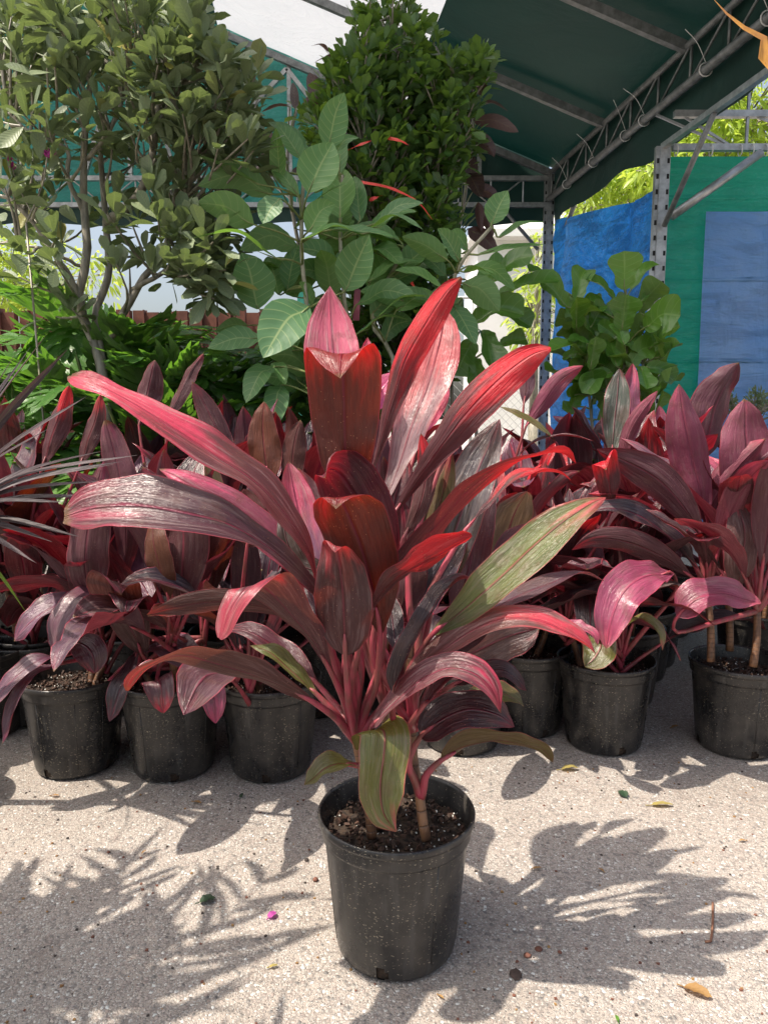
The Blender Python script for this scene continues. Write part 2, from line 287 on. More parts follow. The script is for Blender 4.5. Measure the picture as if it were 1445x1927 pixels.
# ------------------------------------------------------------------ object helpers
def tag(o, label=None, cat=None, group=None, kind=None):
    if label: o['label'] = label
    if cat: o['category'] = cat
    if group: o['group'] = group
    if kind: o['kind'] = kind
    return o
def thing(name, label, cat, loc, group=None):
    o = bpy.data.objects.new(name, None); COL.objects.link(o); o.location = loc; o.empty_display_size = 0.05
    return tag(o, label, cat, group)
class MB:
    def __init__(s): s.v = []; s.f = []; s.uv = []; s.mi = []; s.tone = []; s.nv = 0
    def add(s, V, F, UV=None, mi=0, tone=0.5):
        V = np.asarray(V, float); s.v.append(V)
        for i, f in enumerate(F):
            s.f.append([a + s.nv for a in f]); s.mi.append(mi)
            s.uv.extend([tuple(UV[a]) for a in f] if UV is not None else [(0.5, 0.5)] * len(f))
        s.tone.extend([tone] * len(V)); s.nv += len(V)
    def box(s, c, sz, axes=None, mi=0):
        a = np.array(axes if axes is not None else np.eye(3), float); sz = np.array(sz) / 2
        V = [np.array(c) + sum(sg[i] * sz[i] * a[i] for i in range(3)) for sg in [(x, y, z) for x in (-1, 1) for y in (-1, 1) for z in (-1, 1)]]
        s.add(V, [(0, 1, 3, 2), (4, 6, 7, 5), (0, 4, 5, 1), (2, 3, 7, 6), (0, 2, 6, 4), (1, 5, 7, 3)], mi=mi)
    def bar(s, a, b, wd, hg=None, mi=0, up=(0, 0, 1)):
        a = np.array(a, float); b = np.array(b, float); d = b - a; L = np.linalg.norm(d); d /= L; hg = hg or wd
        x = np.cross(d, up); 
        if np.linalg.norm(x) < 1e-3: x = np.cross(d, (0, 1, 0))
        x /= np.linalg.norm(x); y = np.cross(d, x); s.box((a + b) / 2, (L, wd, hg), [d, x, y], mi)
    def tube(s, pts, rad, n=8, mi=0, closed=True, tone=0.5):
        pts = [np.array(p, float) for p in pts]; m = len(pts)
        rs = [rad] * m if np.isscalar(rad) else list(rad); V = []; UV = []
        T = [pts[min(i + 1, m - 1)] - pts[max(i - 1, 0)] for i in range(m)]
        x = np.cross(T[0], (0.31, 0.77, 0.2)); x /= np.linalg.norm(x)
        for i in range(m):
            t = T[i] / (np.linalg.norm(T[i]) + 1e-9); x = x - x.dot(t) * t; x /= np.linalg.norm(x) + 1e-9; y = np.cross(t, x)
            for j in range(n):
                a = 2 * math.pi * j / n; V.append(pts[i] + rs[i] * (math.cos(a) * x + math.sin(a) * y)); UV.append((j / n, i / (m - 1)))
        F = [(i * n + j, i * n + (j + 1) % n, (i + 1) * n + (j + 1) % n, (i + 1) * n + j) for i in range(m - 1) for j in range(n)]
        if closed: F += [tuple(range(n))[::-1], tuple((m - 1) * n + j for j in range(n))]
        s.add(V, F, UV, mi, tone)
    def build(s, name, mats, parent=None, smooth=True):
        loc = np.array(parent_loc(parent)) if parent is not None else np.zeros(3)
        me = bpy.data.meshes.new(name); V = np.concatenate(s.v) - loc
        me.from_pydata(V.tolist(), [], s.f)
        ul = me.uv_layers.new(name='UVMap'); ul.data.foreach_set('uv', np.array(s.uv, np.float32).ravel())
        at = me.attributes.new('tone', 'FLOAT', 'POINT'); at.data.foreach_set('value', np.array(s.tone, np.float32))
        for m in (mats if isinstance(mats, (list, tuple)) else [mats]): me.materials.append(M[m])
        me.polygons.foreach_set('material_index', s.mi)
        me.polygons.foreach_set('use_smooth', [smooth] * len(s.f)); me.update()
        o = bpy.data.objects.new(name, me); COL.objects.link(o)
        if parent is not None: o.parent = parent
        return o
def parent_loc(p):
    l = np.array(p.location)
    while p.parent is not None: p = p.parent; l = l + np.array(p.location)
    return l
def spline(pts, n):
    pts = np.array(pts, float)
    if len(pts) == 2: return pts[0] + (pts[1] - pts[0]) * np.linspace(0, 1, n)[:, None]
    Q = np.vstack([2 * pts[0] - pts[1], pts, 2 * pts[-1] - pts[-2]]); out = []
    for i in range(1, len(Q) - 2):
        for t in np.linspace(0, 1, 12, endpoint=False):
            p0, p1, p2, p3 = Q[i - 1], Q[i], Q[i + 1], Q[i + 2]
            out.append(0.5 * ((2 * p1) + (-p0 + p2) * t + (2 * p0 - 5 * p1 + 4 * p2 - p3) * t * t + (-p0 + 3 * p1 - 3 * p2 + p3) * t ** 3))
    out.append(pts[-1]); out = np.array(out); L = np.concatenate([[0], np.cumsum(np.linalg.norm(np.diff(out, axis=0), axis=1))])
    q = np.linspace(0, L[-1], n); return np.stack([np.interp(q, L, out[:, k]) for k in range(3)], 1)
PROF = {
 'cord': ([0, .06, .18, .32, .48, .64, .78, .90, .97, 1], [.10, .26, .62, .88, 1, .98, .80, .48, .18, 0.0]),
 'club': ([0, .08, .2, .35, .5, .64, .78, .88, .95, 1], [.10, .17, .34, .60, .85, 1, .96, .78, .50, .10]),
 'late': ([0, .1, .3, .5, .65, .77, .87, .94, 1], [.10, .17, .30, .56, .84, 1, .80, .52, .22]),
 'slim': ([0, .08, .2, .35, .5, .65, .8, .91, .97, 1], [.12, .28, .55, .82, .98, 1, .88, .66, .40, .12]),
 'fold': ([0, .1, .25, .45, .62, .74, .84, .93, 1], [.10, .35, .70, .93, 1, 1.0, .80, .40, 0.0]),
 'band': ([0, .08, .25, .5, .75, .9, 1], [.25, .7, .97, 1, .86, .5, 0.02]),
  'ellip': ([0, .05, .2, .4, .55, .75, .9, .97, 1], [.04, .32, .80, 1, .96, .72, .36, .12, 0]),
 'ovate': ([0, .05, .15, .32, .5, .7, .86, .96, 1], [0.02, .45, .82, 1, .98, .80, .52, .2, 0]),
 'obov': ([0, .05, .2, .4, .6, .78, .9, .97, 1], [0.03, .18, .45, .75, .97, .96, .68, .32, 0]),
 'fiddle': ([0, .06, .2, .35, .5, .68, .82, .93, .98, 1], [.15, .42, .60, .56, .72, .98, 1, .74, .35, .0]),
 'strap': ([0, .1, .5, .8, 1], [.7, 1, .9, .55, 0]),
}
def blade(mb, pts, W, prof='cord', nh=(0, 0, 1), tref=0.45, twist=0.0, fold=0.25, wave=0.0, nseg=26, m=4, mi=0, tone=0.5, cup=0.0, ph=None, irr=0.0):
    """a leaf blade along pts; nh = hint for the upper side's normal at tref"""
    C = spline(pts, nseg + 1); T = np.gradient(C, axis=0); T /= np.linalg.norm(T, axis=1)[:, None] + 1e-9
    N = np.zeros_like(T); r = int(tref * nseg); nh = np.array(nh, float)
    def orth(v, t):
        v = v - v.dot(t) * t; l = np.linalg.norm(v)
        if l < 1e-4: v = np.cross(t, (0.3, 0.5, 0.8)); l = np.linalg.norm(v)
        return v / l
    N[r] = orth(nh, T[r])
    for i in range(r + 1, nseg + 1): N[i] = orth(N[i - 1], T[i])
    for i in range(r - 1, -1, -1): N[i] = orth(N[i + 1], T[i])
    px, py = PROF[prof]; V = []; UV = []; ph = rnd.uniform(0, 6.28) if ph is None else ph
    for i in range(nseg + 1):
        t = i / nseg; wd = W / 2 * np.interp(t, px, py); tw = twist * (t - tref); n_ = N[i]; b_ = np.cross(T[i], n_)
        n2 = n_ * math.cos(tw) + b_ * math.sin(tw); b2 = b_ * math.cos(tw) - n_ * math.sin(tw)
        fo = fold if np.isscalar(fold) else np.interp(t, np.linspace(0, 1, len(fold)), fold)
        for j in range(-m, m + 1):
            s = j / m; a = abs(s); ang = fo * (1 - cup * a)
            off = b2 * (wd * s * math.cos(ang)) + n2 * (wd * a * math.sin(ang) - cup * wd * a * a * 0.5)
            if wave: off = off + n2 * (wave * W * a * a * (math.sin(t * 17 + ph + (2.1 if s > 0 else 0)) * 0.6 + 0.4 * math.sin(t * 31 + ph * 2 + s))) * min(1, wd / (W * .25))
            if irr: off = off + n2 * (irr * W * (0.35 + a) * mnoise.noise(Vector((t * 3.2 + ph * 9, s * .9, ph))) ) * min(1, wd / (W * .25))
            V.append(C[i] + off); UV.append((s * .5 + .5, t))
    k = 2 * m + 1
    F = [(i * k + j, i * k + j + 1, (i + 1) * k + j + 1, (i + 1) * k + j) for i in range(nseg) for j in range(2 * m)]
    mb.add(V, F, UV, mi, tone)
def lathe(mb, prof, c, n=48, mi=0, skip=None):
    V = []; UV = []
    for i, (r, z) in enumerate(prof):
        for j in range(n):
            a = 2 * math.pi * j / n; V.append((c[0] + r * math.cos(a), c[1] + r * math.sin(a), c[2] + z)); UV.append((j / n, i / len(prof)))
    F = [(i * n + j, i * n + (j + 1) % n, (i + 1) * n + (j + 1) % n, (i + 1) * n + j) for i in range(len(prof) - 1) for j in range(n) if not (skip and skip(i, j))]
    mb.add(V, F, UV, mi)

# ------------------------------------------------------------------ ground
mb = MB(); mb.add([(-80, -20, 0), (80, -20, 0), (80, 150, 0), (-80, 150, 0)], [(0, 1, 2, 3)])
tag(mb.build('ground', 'ground'), kind='structure')

# ------------------------------------------------------------------ pots

def make_pot_parts(root, c, seed, hole=-100, sc=1.0, detail=True, tilt=0):
    rr = random.Random(seed); mb = MB(); n = 96; h0 = int(((hole % 360) / 360) * n)
    prof = [(0.0, .004), (.098, .004), (.104, .006), (.1075, .012), (.109, .019), (.110, .026), (.1111, .034), (.117, .10), (.1235, .17), (.1285, .222), (.1295, .226), (.1335, .2275), (.1345, .232), (.1352, .250), (.1358, .2525), (.1395, .2535), (.1405, .259), (.1405, .265), (.1385, .2685), (.1360, .268), (.1345, .262), (.1325, .25), (.1258, .222), (.1195, .17), (.113, .10), (.1065, .030), (0.0, .028)]
    prof = [(r * sc, z * sc * .975) for r, z in prof]
    holes = [(h0 + q * n // 4) % n for q in range(4)]
    def skip(i, j):
        for h in holes:
            d = (j - h + n // 2) % n - n // 2
            if (i in (3, 4) and -1 <= d <= 1) or (i in (2, 5) and -1 <= d <= 0): return True
        return False
    lathe(mb, prof, c, n, 0, skip)
    for q in range(3):        # raised mould ribs down the wall
        a = rr.uniform(0, 6.28) if q else R_(hole + 45); dx, dy = math.cos(a), math.sin(a)
        mb.bar((c[0] + dx * .1105 * sc, c[1] + dy * .1105 * sc, c[2] + .03 * sc), (c[0] + dx * .1282 * sc, c[1] + dy * .1282 * sc, c[2] + .218 * sc), .0022, .0016, up=(dx, dy, 0))
    pot = mb.build('pot', 'pot', root)
    mb = MB(); lathe(mb, [(0, .008), (.1035, .008), (.1055, .03), (0.09, .05), (0.0, .05)], c, 32); mb.build('root_ball', 'soil', root); mb = MB()
    zs = .222 * sc
    V = []; F = []; rings = 9; seg = 40
    for i in range(rings + 1):
        for j in range(seg):
            a = 2 * math.pi * j / seg; r = .1262 * sc * i / rings
            x, y = r * math.cos(a), r * math.sin(a)
            V.append((c[0] + x, c[1] + y, c[2] + zs + .012 * mnoise.noise(Vector((x * 40 + seed, y * 40, seed))) - .004))
    F = [(i * seg + j, i * seg + (j + 1) % seg, (i + 1) * seg + (j + 1) % seg, (i + 1) * seg + j) for i in range(rings) for j in range(seg)]
    mb.add(V, F)
    for q in range(420 if detail else 60):
        a = rr.uniform(0, 6.28); r = .121 * sc * math.sqrt(rr.random()); s = rr.uniform(.0015, .0065); mi = 1 if rr.random() < .72 else 2
        if mi == 2: s *= .35
        ctr = np.array((c[0] + r * math.cos(a), c[1] + r * math.sin(a), c[2] + zs + rr.uniform(0, .008)))
        ax = np.array([[rr.gauss(0, 1) for _ in range(3)] for _ in range(3)]); ax, _q = np.linalg.qr(ax)
        V = []
        for sx, sy, sz in [(x, y, z) for x in (-1, 1) for y in (-1, 1) for z in (-1, 1)]:
            V.append(ctr + ax[0] * sx * s * rr.uniform(.6, 1.2) + ax[1] * sy * s * rr.uniform(.3, .8) + ax[2] * sz * s * .4)
        mb.add(V, [(0, 1, 3, 2), (4, 6, 7, 5), (0, 4, 5, 1), (2, 3, 7, 6), (0, 2, 6, 4), (1, 5, 7, 3)], mi=mi)
    mb.build('soil', ['soil', 'barkchip', 'perlite'], root, smooth=False)
    return pot

# leaf palettes: body, tip colour, glow (light through), pink extent, silver (sheen and dust streaks in the colour)
PAL = {
 'maroon': ((.060, .019, .026), (.28, .025, .05), (.22, .010, .018), .22, .35),
 'mauve':  ((.115, .048, .065), (.24, .04, .08), (.24, .02, .03), .18, .4),
 'dark':   ((.028, .015, .021), (.11, .012, .026), (.10, .005, .010), .2, .35),
 'pink':   ((.28, .060, .098), (.48, .07, .14), (.50, .04, .07), .36, .45),
 'pale':   ((.27, .15, .16), (.60, .12, .17), (.70, .13, .14), .66, 1.0),
 'hot':    ((.58, .06, .22), (.70, .12, .28), (.80, .06, .24), .9, .25),
 'red':    ((.055, .018, .021), (.58, .008, .022), (.22, .010, .010), .36, .25),
 'bronze': ((.060, .016, .009), (.20, .012, .014), (.20, .022, .003), .16, .06),
 'orange': ((.12, .045, .010), (.28, .015, .015), (.45, .13, .01), .12, .06),
 'olive':  ((.105, .115, .030), (.46, .05, .09), (.26, .28, .03), .24, .45),
 'grey':   ((.085, .085, .065), (.26, .06, .07), (.18, .15, .05), .12, 1.0),
 'brown':  ((.062, .032, .032), (.32, .035, .06), (.18, .03, .018), .18, .60),
 'dusty':  ((.110, .052, .055), (.58, .05, .10), (.45, .02, .035), .36, .85),
}
def setpal(o, pal, rr):
    b, t, g, pk, sv = PAL[pal]; j = lambda c: [max(0.0, x * rr.uniform(.85, 1.18)) for x in c]
    o['body'] = j((b[0] * .93, b[1], b[2] * 1.18) if pal not in ('bronze', 'orange', 'olive') else b); o['tipc'] = j(t); o['glow'] = j(g); o['pk'] = pk * rr.uniform(.85, 1.15); o['silver'] = sv * 1.0; o['thru'] = .18
def cord_leaf(root, crown, pts, W, pal, nh, prof='cord', twist=0., fold=.28, wave=.03, seed=0, pr=.0055, sag=0.0, tref=.45, m=5, nseg=30, cup=0.):
    rr = random.Random(seed); mb = MB(); pts = [np.array(p, float) for p in pts]; crown = np.array(crown, float)
    d = pts[1] - pts[0]; d /= np.linalg.norm(d); L = np.linalg.norm(pts[0] - crown)
    if L > .02:
        mid = pts[0] - d * L * .42; mid = mid * .5 + (crown + pts[0]) / 2 * .5
        c = spline([crown, (crown + mid) / 2 + np.array((0, 0, -sag)), mid, pts[0], pts[0] + d * W * .45], 14)
        mb.tube(c, list(np.linspace(pr * 1.5, pr * .7, 13)) + [pr * .28], 8, mi=1)
    blade(mb, pts, W, prof, nh, tref, twist, fold, wave, nseg=nseg, m=m, cup=cup, ph=rr.uniform(0, 6), irr=.16)
    o = mb.build('leaf', ['cordyline', 'stalk'], root); setpal(o, pal, rr); return o

def cam_n(r, u, t):   # normal hint given as right, up, towards the viewer
    return r * CR + u * CU - t * CF

def rand_cordyline(root, base, seed, ncane=3, hgt=.5, nleaf=11, leafL=.40, Wd=.10, pals=('maroon', 'mauve', 'dark'), avoid=None, spread=1.0, az0=None, droop=1.0, lean=.07):
    rr = random.Random(seed); crowns = []
    for q in range(ncane):
        a = rr.uniform(0, 6.28); r0 = rr.uniform(.02, .07); x0 = np.array(base) + np.array((r0 * math.cos(a), r0 * math.sin(a), .215))
        h = hgt * rr.uniform(.55, 1.0) - .215; top = x0 + np.array((math.cos(a) * lean * rr.random(), math.sin(a) * lean * rr.random(), max(.06, h)))
        mb = MB(); mb.tube(spline([x0 - np.array((0, 0, .03)), (x0 + top) / 2 + np.array((rr.uniform(-.01, .01), rr.uniform(-.01, .01), 0)), top], 9), np.linspace(.011, .008, 9), 10)
        mb.build('cane', ['cane'], root); crowns.append(top)
        g = rr.uniform(0, 6.28)
        for i in range(nleaf):
            f = i / (nleaf - 1); az = g + i * 2.4 + rr.uniform(-.25, .25)
            el = R_(86 - 66 * f ** 1.2 * spread + rr.uniform(-8, 8)); L = leafL * (1.05 - .35 * abs(f - .35)) * rr.uniform(.85, 1.12)
            start = top + np.array((0, 0, -.10 * f + .02)); pl = .09 + .08 * f
            dirh = np.array((math.cos(az), math.sin(az), 0))
            p = start.copy(); pts = []; e = el; 
            p = p + (dirh * math.cos(e) + np.array((0, 0, math.sin(e)))) * pl; pts.append(p.copy())
            dr = (.15 + .75 * f) * droop * rr.uniform(.6, 1.4) * (2.4 if rr.random() < .18 else 1)
            for s in range(5):
                e -= dr * .34 * (0.5 + .35 * s); e = max(e, -1.45)
                p = p + (dirh * math.cos(e) + np.array((0, 0, math.sin(e)))) * L / 5; pts.append(p.copy())
            for qq in pts:
                if qq[2] < .05: qq[2] = .05 + .2 * (qq[2] - .05)
            if avoid and avoid(pts): continue
            side = np.cross(dirh, (0, 0, 1)); nh = np.array((0, 0, 1.)) * math.cos(el) - dirh * math.sin(el) + side * rr.uniform(-.35, .35) + np.array((0, 0, .15))
            cord_leaf(root, start, pts, Wd * rr.uniform(.75, 1.15) * (1.08 - .3 * (f < .15)), rr.choice(pals), nh, twist=rr.uniform(-.7, .7), fold=rr.uniform(.12, .5), wave=rr.uniform(.02, .07), seed=rr.random(), pr=.0048, m=3, nseg=18)
    return crowns

# ================================================================== THE HERO PLANT
hb = np.array([G(745, 1765)[0], 1.245, 0.0])
hero = thing('potted_cordyline', 'largest red cordyline standing alone in front in a black pot, bright red upright leaves', 'potted plant', hb)
make_pot_parts(hero, hb, 3, hole=-103)
def Hc(px, py, d): return P(px, py, d)
K1 = Hc(668, 1392, 1.235); K2 = Hc(775, 1372, 1.25); K3 = Hc(725, 1330, 1.30); K4 = Hc(690, 1440, 1.25); K5 = Hc(792, 1500, 1.25); K0 = Hc(650, 1330, 1.22)
for pts in ([(700, 1575, 1.28), (694, 1520, 1.27), (683, 1460, 1.25), (668, 1392, 1.235)], [(803, 1583, 1.245), (795, 1545, 1.25), (790, 1500, 1.25), (778, 1430, 1.25), (775, 1372, 1.25), (768, 1290, 1.25), (775, 1180, 1.26)], [(712, 1560, 1.33), (730, 1450, 1.33), (725, 1330, 1.31), (735, 1200, 1.30)]):
    mb = MB(); mb.tube(spline([P(*p) for p in pts], 16), np.linspace(.0088, .0065, 16), 12); mb.build('cane', ['cane'], hero)
H = [ # crown, blade points base->tip (px, py, depth), width, palette, normal (right, up, towards viewer), kwargs
 (K1, [(600,1120,1.17),(580,1030,1.14),(500,925,1.10),(400,855,1.07),(290,782,1.05),(200,733,1.05),(150,710,1.06),(132,707,1.07)], .088, 'dusty', (-.25,.80,.60), dict(fold=.18, twist=.3, prof='slim', wave=.06, pk=.52)),
 (K1, [(640,1190,1.16),(590,1112,1.12),(520,1040,1.08),(440,990,1.05),(350,965,1.03),(260,950,1.03),(180,955,1.04),(122,972,1.06)], .116, 'brown', (-.05,.62,.78), dict(fold=.12, twist=-.1, prof='late', wave=.06, tref=.6, pk=.28)),
 (K1, [(625,1160,1.24),(575,1080,1.22),(500,1005,1.20),(420,945,1.19),(340,900,1.19),(300,882,1.21)], .090, 'pink', (.25,.7,.6), dict(fold=.2)),
 (K3, [(690,960,1.30),(665,860,1.33),(642,760,1.36),(626,670,1.38),(621,600,1.39),(621,538,1.39)], .118, 'pale', (-.1,.2,1), dict(fold=.25, prof='fold')),
 (K0, [(652,965,1.17),(650,880,1.13),(648,790,1.10),(646,715,1.075),(644,672,1.05),(642,661,1.025),(640,676,1.005),(640,712,.99)], .112, 'bronze', (0,.25,-1), dict(fold=.10, prof='fold', pk=.45)),
 (K3, [(655,900,1.29),(672,820,1.30),(682,740,1.31),(688,680,1.31),(692,634,1.31)], .058, 'hot', (.2,.1,1), dict(fold=.4)),
 (K3, [(692,905,1.24),(715,830,1.23),(738,750,1.22),(762,680,1.21),(800,612,1.20),(838,552,1.19),(868,522,1.18)], .064, 'red', (.5,.3,-.9), dict(fold=.45, prof='club', pk=.62, twist=.5)),
 (K3, [(715,965,1.30),(745,890,1.32),(775,800,1.34),(805,720,1.36),(825,650,1.37),(838,585,1.38)], .108, 'pale', (-.3,.2,1), dict(fold=.22, prof='club')),
 (K2, [(735,975,1.22),(775,915,1.21),(830,840,1.19),(890,765,1.18),(950,705,1.17),(1000,668,1.16),(1036,656,1.15)], .074, 'red', (.45,.35,-.8), dict(fold=.28, prof='club', pk=.50, twist=-.2, wave=.05)),
 (K2, [(860,800,1.31),(900,740,1.32),(940,700,1.33),(960,683,1.33)], .05, 'red', (.4,.5,-.7), dict(fold=.2, pk=.9)),
 (K2, [(725,1108,1.18),(770,1050,1.17),(825,985,1.16),(880,925,1.15),(940,880,1.14),(1010,858,1.14),(1060,852,1.15),(1083,872,1.16)], .066, 'red', (.15,.9,-.25), dict(fold=.15, prof='band', pk=.48, twist=1.2)),
 (K2, [(880,990,1.26),(925,945,1.26),(965,905,1.26),(1010,888,1.26),(1050,888,1.27),(1075,905,1.28)], .048, 'red', (.1,1,.2), dict(fold=.3, pk=.7)),
 (K2, [(800,1160,1.32),(835,1060,1.33),(870,960,1.34),(905,870,1.35),(940,788,1.36)], .108, 'grey', (-.4,.25,1), dict(fold=.2)),
 (K3, [(760,1080,1.36),(780,1000,1.38),(800,900,1.40),(815,820,1.42)], .10, 'grey', (-.2,.2,1), dict(fold=.3)),
 (K3, [(820,1080,1.33),(815,1000,1.32),(835,920,1.32),(850,850,1.32)], .05, 'olive', (.3,.2,-1), dict(fold=.5)),
 (K1, [(722,1110,1.20),(708,1040,1.17),(680,960,1.145),(645,900,1.125),(622,885,1.10),(612,900,1.08)], .104, 'maroon', (.2,.2,-1), dict(fold=.2, prof='fold', pk=.22)),
 (K1, [(715,1190,1.17),(702,1110,1.13),(680,1035,1.10),(655,968,1.075),(640,937,1.05),(634,935,1.03),(632,958,1.02)], .108, 'bronze', (.2,.2,-1), dict(fold=.15, prof='fold', pk=.25)),
 (K1, [(650,1235,1.13),(648,1180,1.11),(645,1120,1.09),(640,1072,1.07),(634,1035,1.055),(632,1028,1.04),(630,1040,1.03)], .098, 'brown', (.05,.2,-1), dict(fold=.15, prof='ovate', pk=.4)),
 (K1, [(690,1172,1.13),(710,1130,1.11),(745,1090,1.09),(790,1062,1.08),(835,1040,1.07),(868,1022,1.07),(888,1008,1.075)], .076, 'red', (-.25,.75,-.5), dict(fold=.35, prof='club', pk=.58, wave=.05)),
 (K2, [(812,1195,1.17),(870,1150,1.15),(930,1095,1.13),(995,1035,1.12),(1060,980,1.115),(1110,948,1.12),(1140,936,1.13)], .084, 'olive', (-.35,.55,.85), dict(fold=.10, prof='cord', wave=.02)),
 (K2, [(830,1205,1.20),(890,1170,1.21),(960,1130,1.23),(1030,1100,1.25),(1090,1080,1.27),(1140,1095,1.28)], .05, 'mauve', (0,1,.3), dict(fold=.3)),
 (K2, [(760,1280,1.18),(820,1232,1.15),(880,1190,1.13),(945,1165,1.11),(1010,1165,1.10),(1070,1190,1.10),(1105,1215,1.105),(1121,1232,1.11)], .070, 'dusty', (-.05,.9,.6), dict(fold=.18, prof='band', pk=.45)),
 (K2, [(815,1270,1.26),(880,1235,1.27),(950,1200,1.28),(1015,1180,1.29)], .098, 'brown', (.1,-.3,1), dict(fold=.1)),
 (K2, [(700,1368,1.16),(740,1325,1.13),(790,1280,1.11),(840,1258,1.10),(890,1268,1.09),(925,1300,1.09),(942,1342,1.10)], .062, 'dusty', (-.1,.9,.55), dict(fold=.35, prof='band', twist=.5)),
 (K5, [(790,1388,1.20),(830,1355,1.19),(885,1335,1.18),(935,1345,1.17),(968,1368,1.17)], .086, 'dark', (-.1,.8,.7), dict(fold=.15, prof='ovate')),
 (K5, [(828,1432,1.22),(870,1408,1.22),(925,1395,1.22),(980,1402,1.22),(1020,1408,1.22),(1040,1435,1.22)], .074, 'olive', (.1,.8,-.65), dict(fold=.3, prof='ovate', pk=.02)),
 (K2, [(870,1330,1.24),(910,1310,1.25),(950,1305,1.26),(985,1330,1.27)], .06, 'olive', (0,.8,.5), dict(fold=.3, pk=.05)),
 (K1, [(690,1402,1.21),(702,1375,1.17),(722,1378,1.145),(722,1420,1.13),(716,1480,1.12),(722,1530,1.115),(745,1565,1.11)], .090, 'olive', (.25,.45,.9), dict(fold=.10, prof='band', pk=.18, tref=.6)),
 (K4, [(668,1440,1.19),(640,1437,1.17),(610,1448,1.16),(585,1468,1.155),(572,1478,1.155)], .052, 'olive', (-.1,.9,.4), dict(fold=.35, prof='ovate', pk=.12)),
 (K1, [(585,1318,1.16),(530,1290,1.13),(460,1262,1.09),(390,1243,1.05),(340,1233,1.01),(305,1240,.985),(268,1262,.975),(242,1300,.975)], .080, 'brown', (.15,.55,-.8), dict(fold=.15, prof='slim', pk=.25, tref=.35)),
 (K1, [(622,1262,1.17),(585,1200,1.13),(545,1148,1.09),(508,1110,1.05),(486,1098,1.02),(462,1108,.995),(435,1148,.985),(414,1202,.985)], .092, 'brown', (.35,.25,-.9), dict(fold=.10, prof='slim', pk=.36, tref=.3)),
 (K1, [(560,1170,1.27),(490,1140,1.27),(410,1132,1.27),(330,1143,1.28),(276,1157,1.29)], .052, 'brown', (0,.5,-.9), dict(fold=.2, pk=.15)),
 (K1, [(600,1310,1.24),(550,1265,1.24),(510,1230,1.25),(470,1215,1.26)], .05, 'olive', (0,.9,.3), dict(fold=.4, pk=.05)),
 (K1, [(625,1130,1.25),(592,1060,1.25),(568,990,1.26),(552,920,1.27),(543,868,1.28)], .084, 'pale', (.35,.2,1), dict(fold=.5)),
 (K1, [(640,1130,1.22),(600,1080,1.20),(562,1060,1.19),(540,1020,1.19),(530,960,1.20)], .05, 'grey', (-.3,.5,1), dict(fold=.3)),
 (K2, [(742,1302,1.14),(765,1235,1.13),(795,1175,1.13),(830,1120,1.14),(862,1090,1.15),(890,1088,1.16)], .052, 'dark', (-.6,.5,.5), dict(fold=.7, prof='band')),
 (K2, [(742,1180,1.30),(770,1100,1.30),(765,1020,1.31),(755,940,1.32)], .075, 'maroon', (.1,.2,-1), dict(fold=.3)),
 (K3, [(700,1060,1.33),(730,1000,1.34),(745,930,1.36),(765,860,1.38)], .08, 'maroon', (.2,.2,1), dict(fold=.4)),
 (K2, [(850,1180,1.38),(880,1080,1.40),(900,980,1.43),(925,900,1.46)], .085, 'maroon', (-.2,.2,1), dict(fold=.3)),
 (K2, [(900,1165,1.38),(935,1095,1.42),(960,1030,1.45),(1000,985,1.49)], .07, 'maroon', (-.3,.4,-1), dict(fold=.3)),
 (K3, [(640,1130,1.38),(600,1050,1.42),(590,960,1.46),(560,880,1.50)], .085, 'maroon', (.1,.2,-1), dict(fold=.3)),
 (K3, [(705,780,1.40),(715,740,1.42),(745,700,1.44)], .05, 'hot', (0,.2,1), dict(fold=.3)),
 (K3, [(790,820,1.42),(812,770,1.44),(845,728,1.46)], .05, 'hot', (.3,.2,-1), dict(fold=.4, pk=.9)),
 (K2, [(820,1250,1.20),(870,1220,1.20),(905,1190,1.21),(932,1150,1.22)], .045, 'dark', (-.3,.7,.6), dict(fold=.5)),
 (K3, [(770,1200,1.30),(810,1120,1.31),(850,1050,1.32),(880,1000,1.34)], .06, 'dark', (-.3,.4,1), dict(fold=.3)),
 (K1, [(600,1290,1.30),(540,1235,1.33),(470,1190,1.35),(415,1180,1.37)], .06, 'maroon', (.1,.9,.5), dict(fold=.3)),
 (K1, [(660,1250,1.30),(640,1190,1.32),(600,1140,1.34),(575,1090,1.36)], .055, 'dark', (.2,.5,.9), dict(fold=.3)),
 (K2, [(850,1290,1.22),(900,1270,1.20),(950,1262,1.19),(990,1300,1.19)], .05, 'dark', (0,.9,.5), dict(fold=.3)),
 (K3, [(760,1010,1.28),(790,950,1.28),(802,880,1.29),(792,815,1.30)], .045, 'red', (.2,.3,-1), dict(fold=.4)),
 (K5, [(745,1300,1.30),(735,1260,1.34),(700,1220,1.37),(670,1200,1.40)], .05, 'dark', (.2,.5,.9), dict(fold=.3)),
 (K2, [(795,1330,1.16),(830,1290,1.15),(860,1270,1.15),(900,1285,1.15)], .038, 'mauve', (0,.9,.4), dict(fold=.5)),
 (K1, [(750,1235,1.24),(742,1195,1.26),(735,1150,1.28),(722,1110,1.3)], .05, 'dark', (0,.2,1), dict(fold=.5)),
]
for i, (kr, pts, W, pal, nh, kw) in enumerate(H):
    kw = dict(kw); pk = kw.pop('pk', None)
    o = cord_leaf(hero, kr, [P(*p) for p in pts], W * (.90 if i not in (4, 15, 16) else 1.0), pal, cam_n(*nh), seed=i * 7 + 1, nseg=44, m=7, **kw)
    o['thru'] = .29
    if pk is not None: o['pk'] = pk

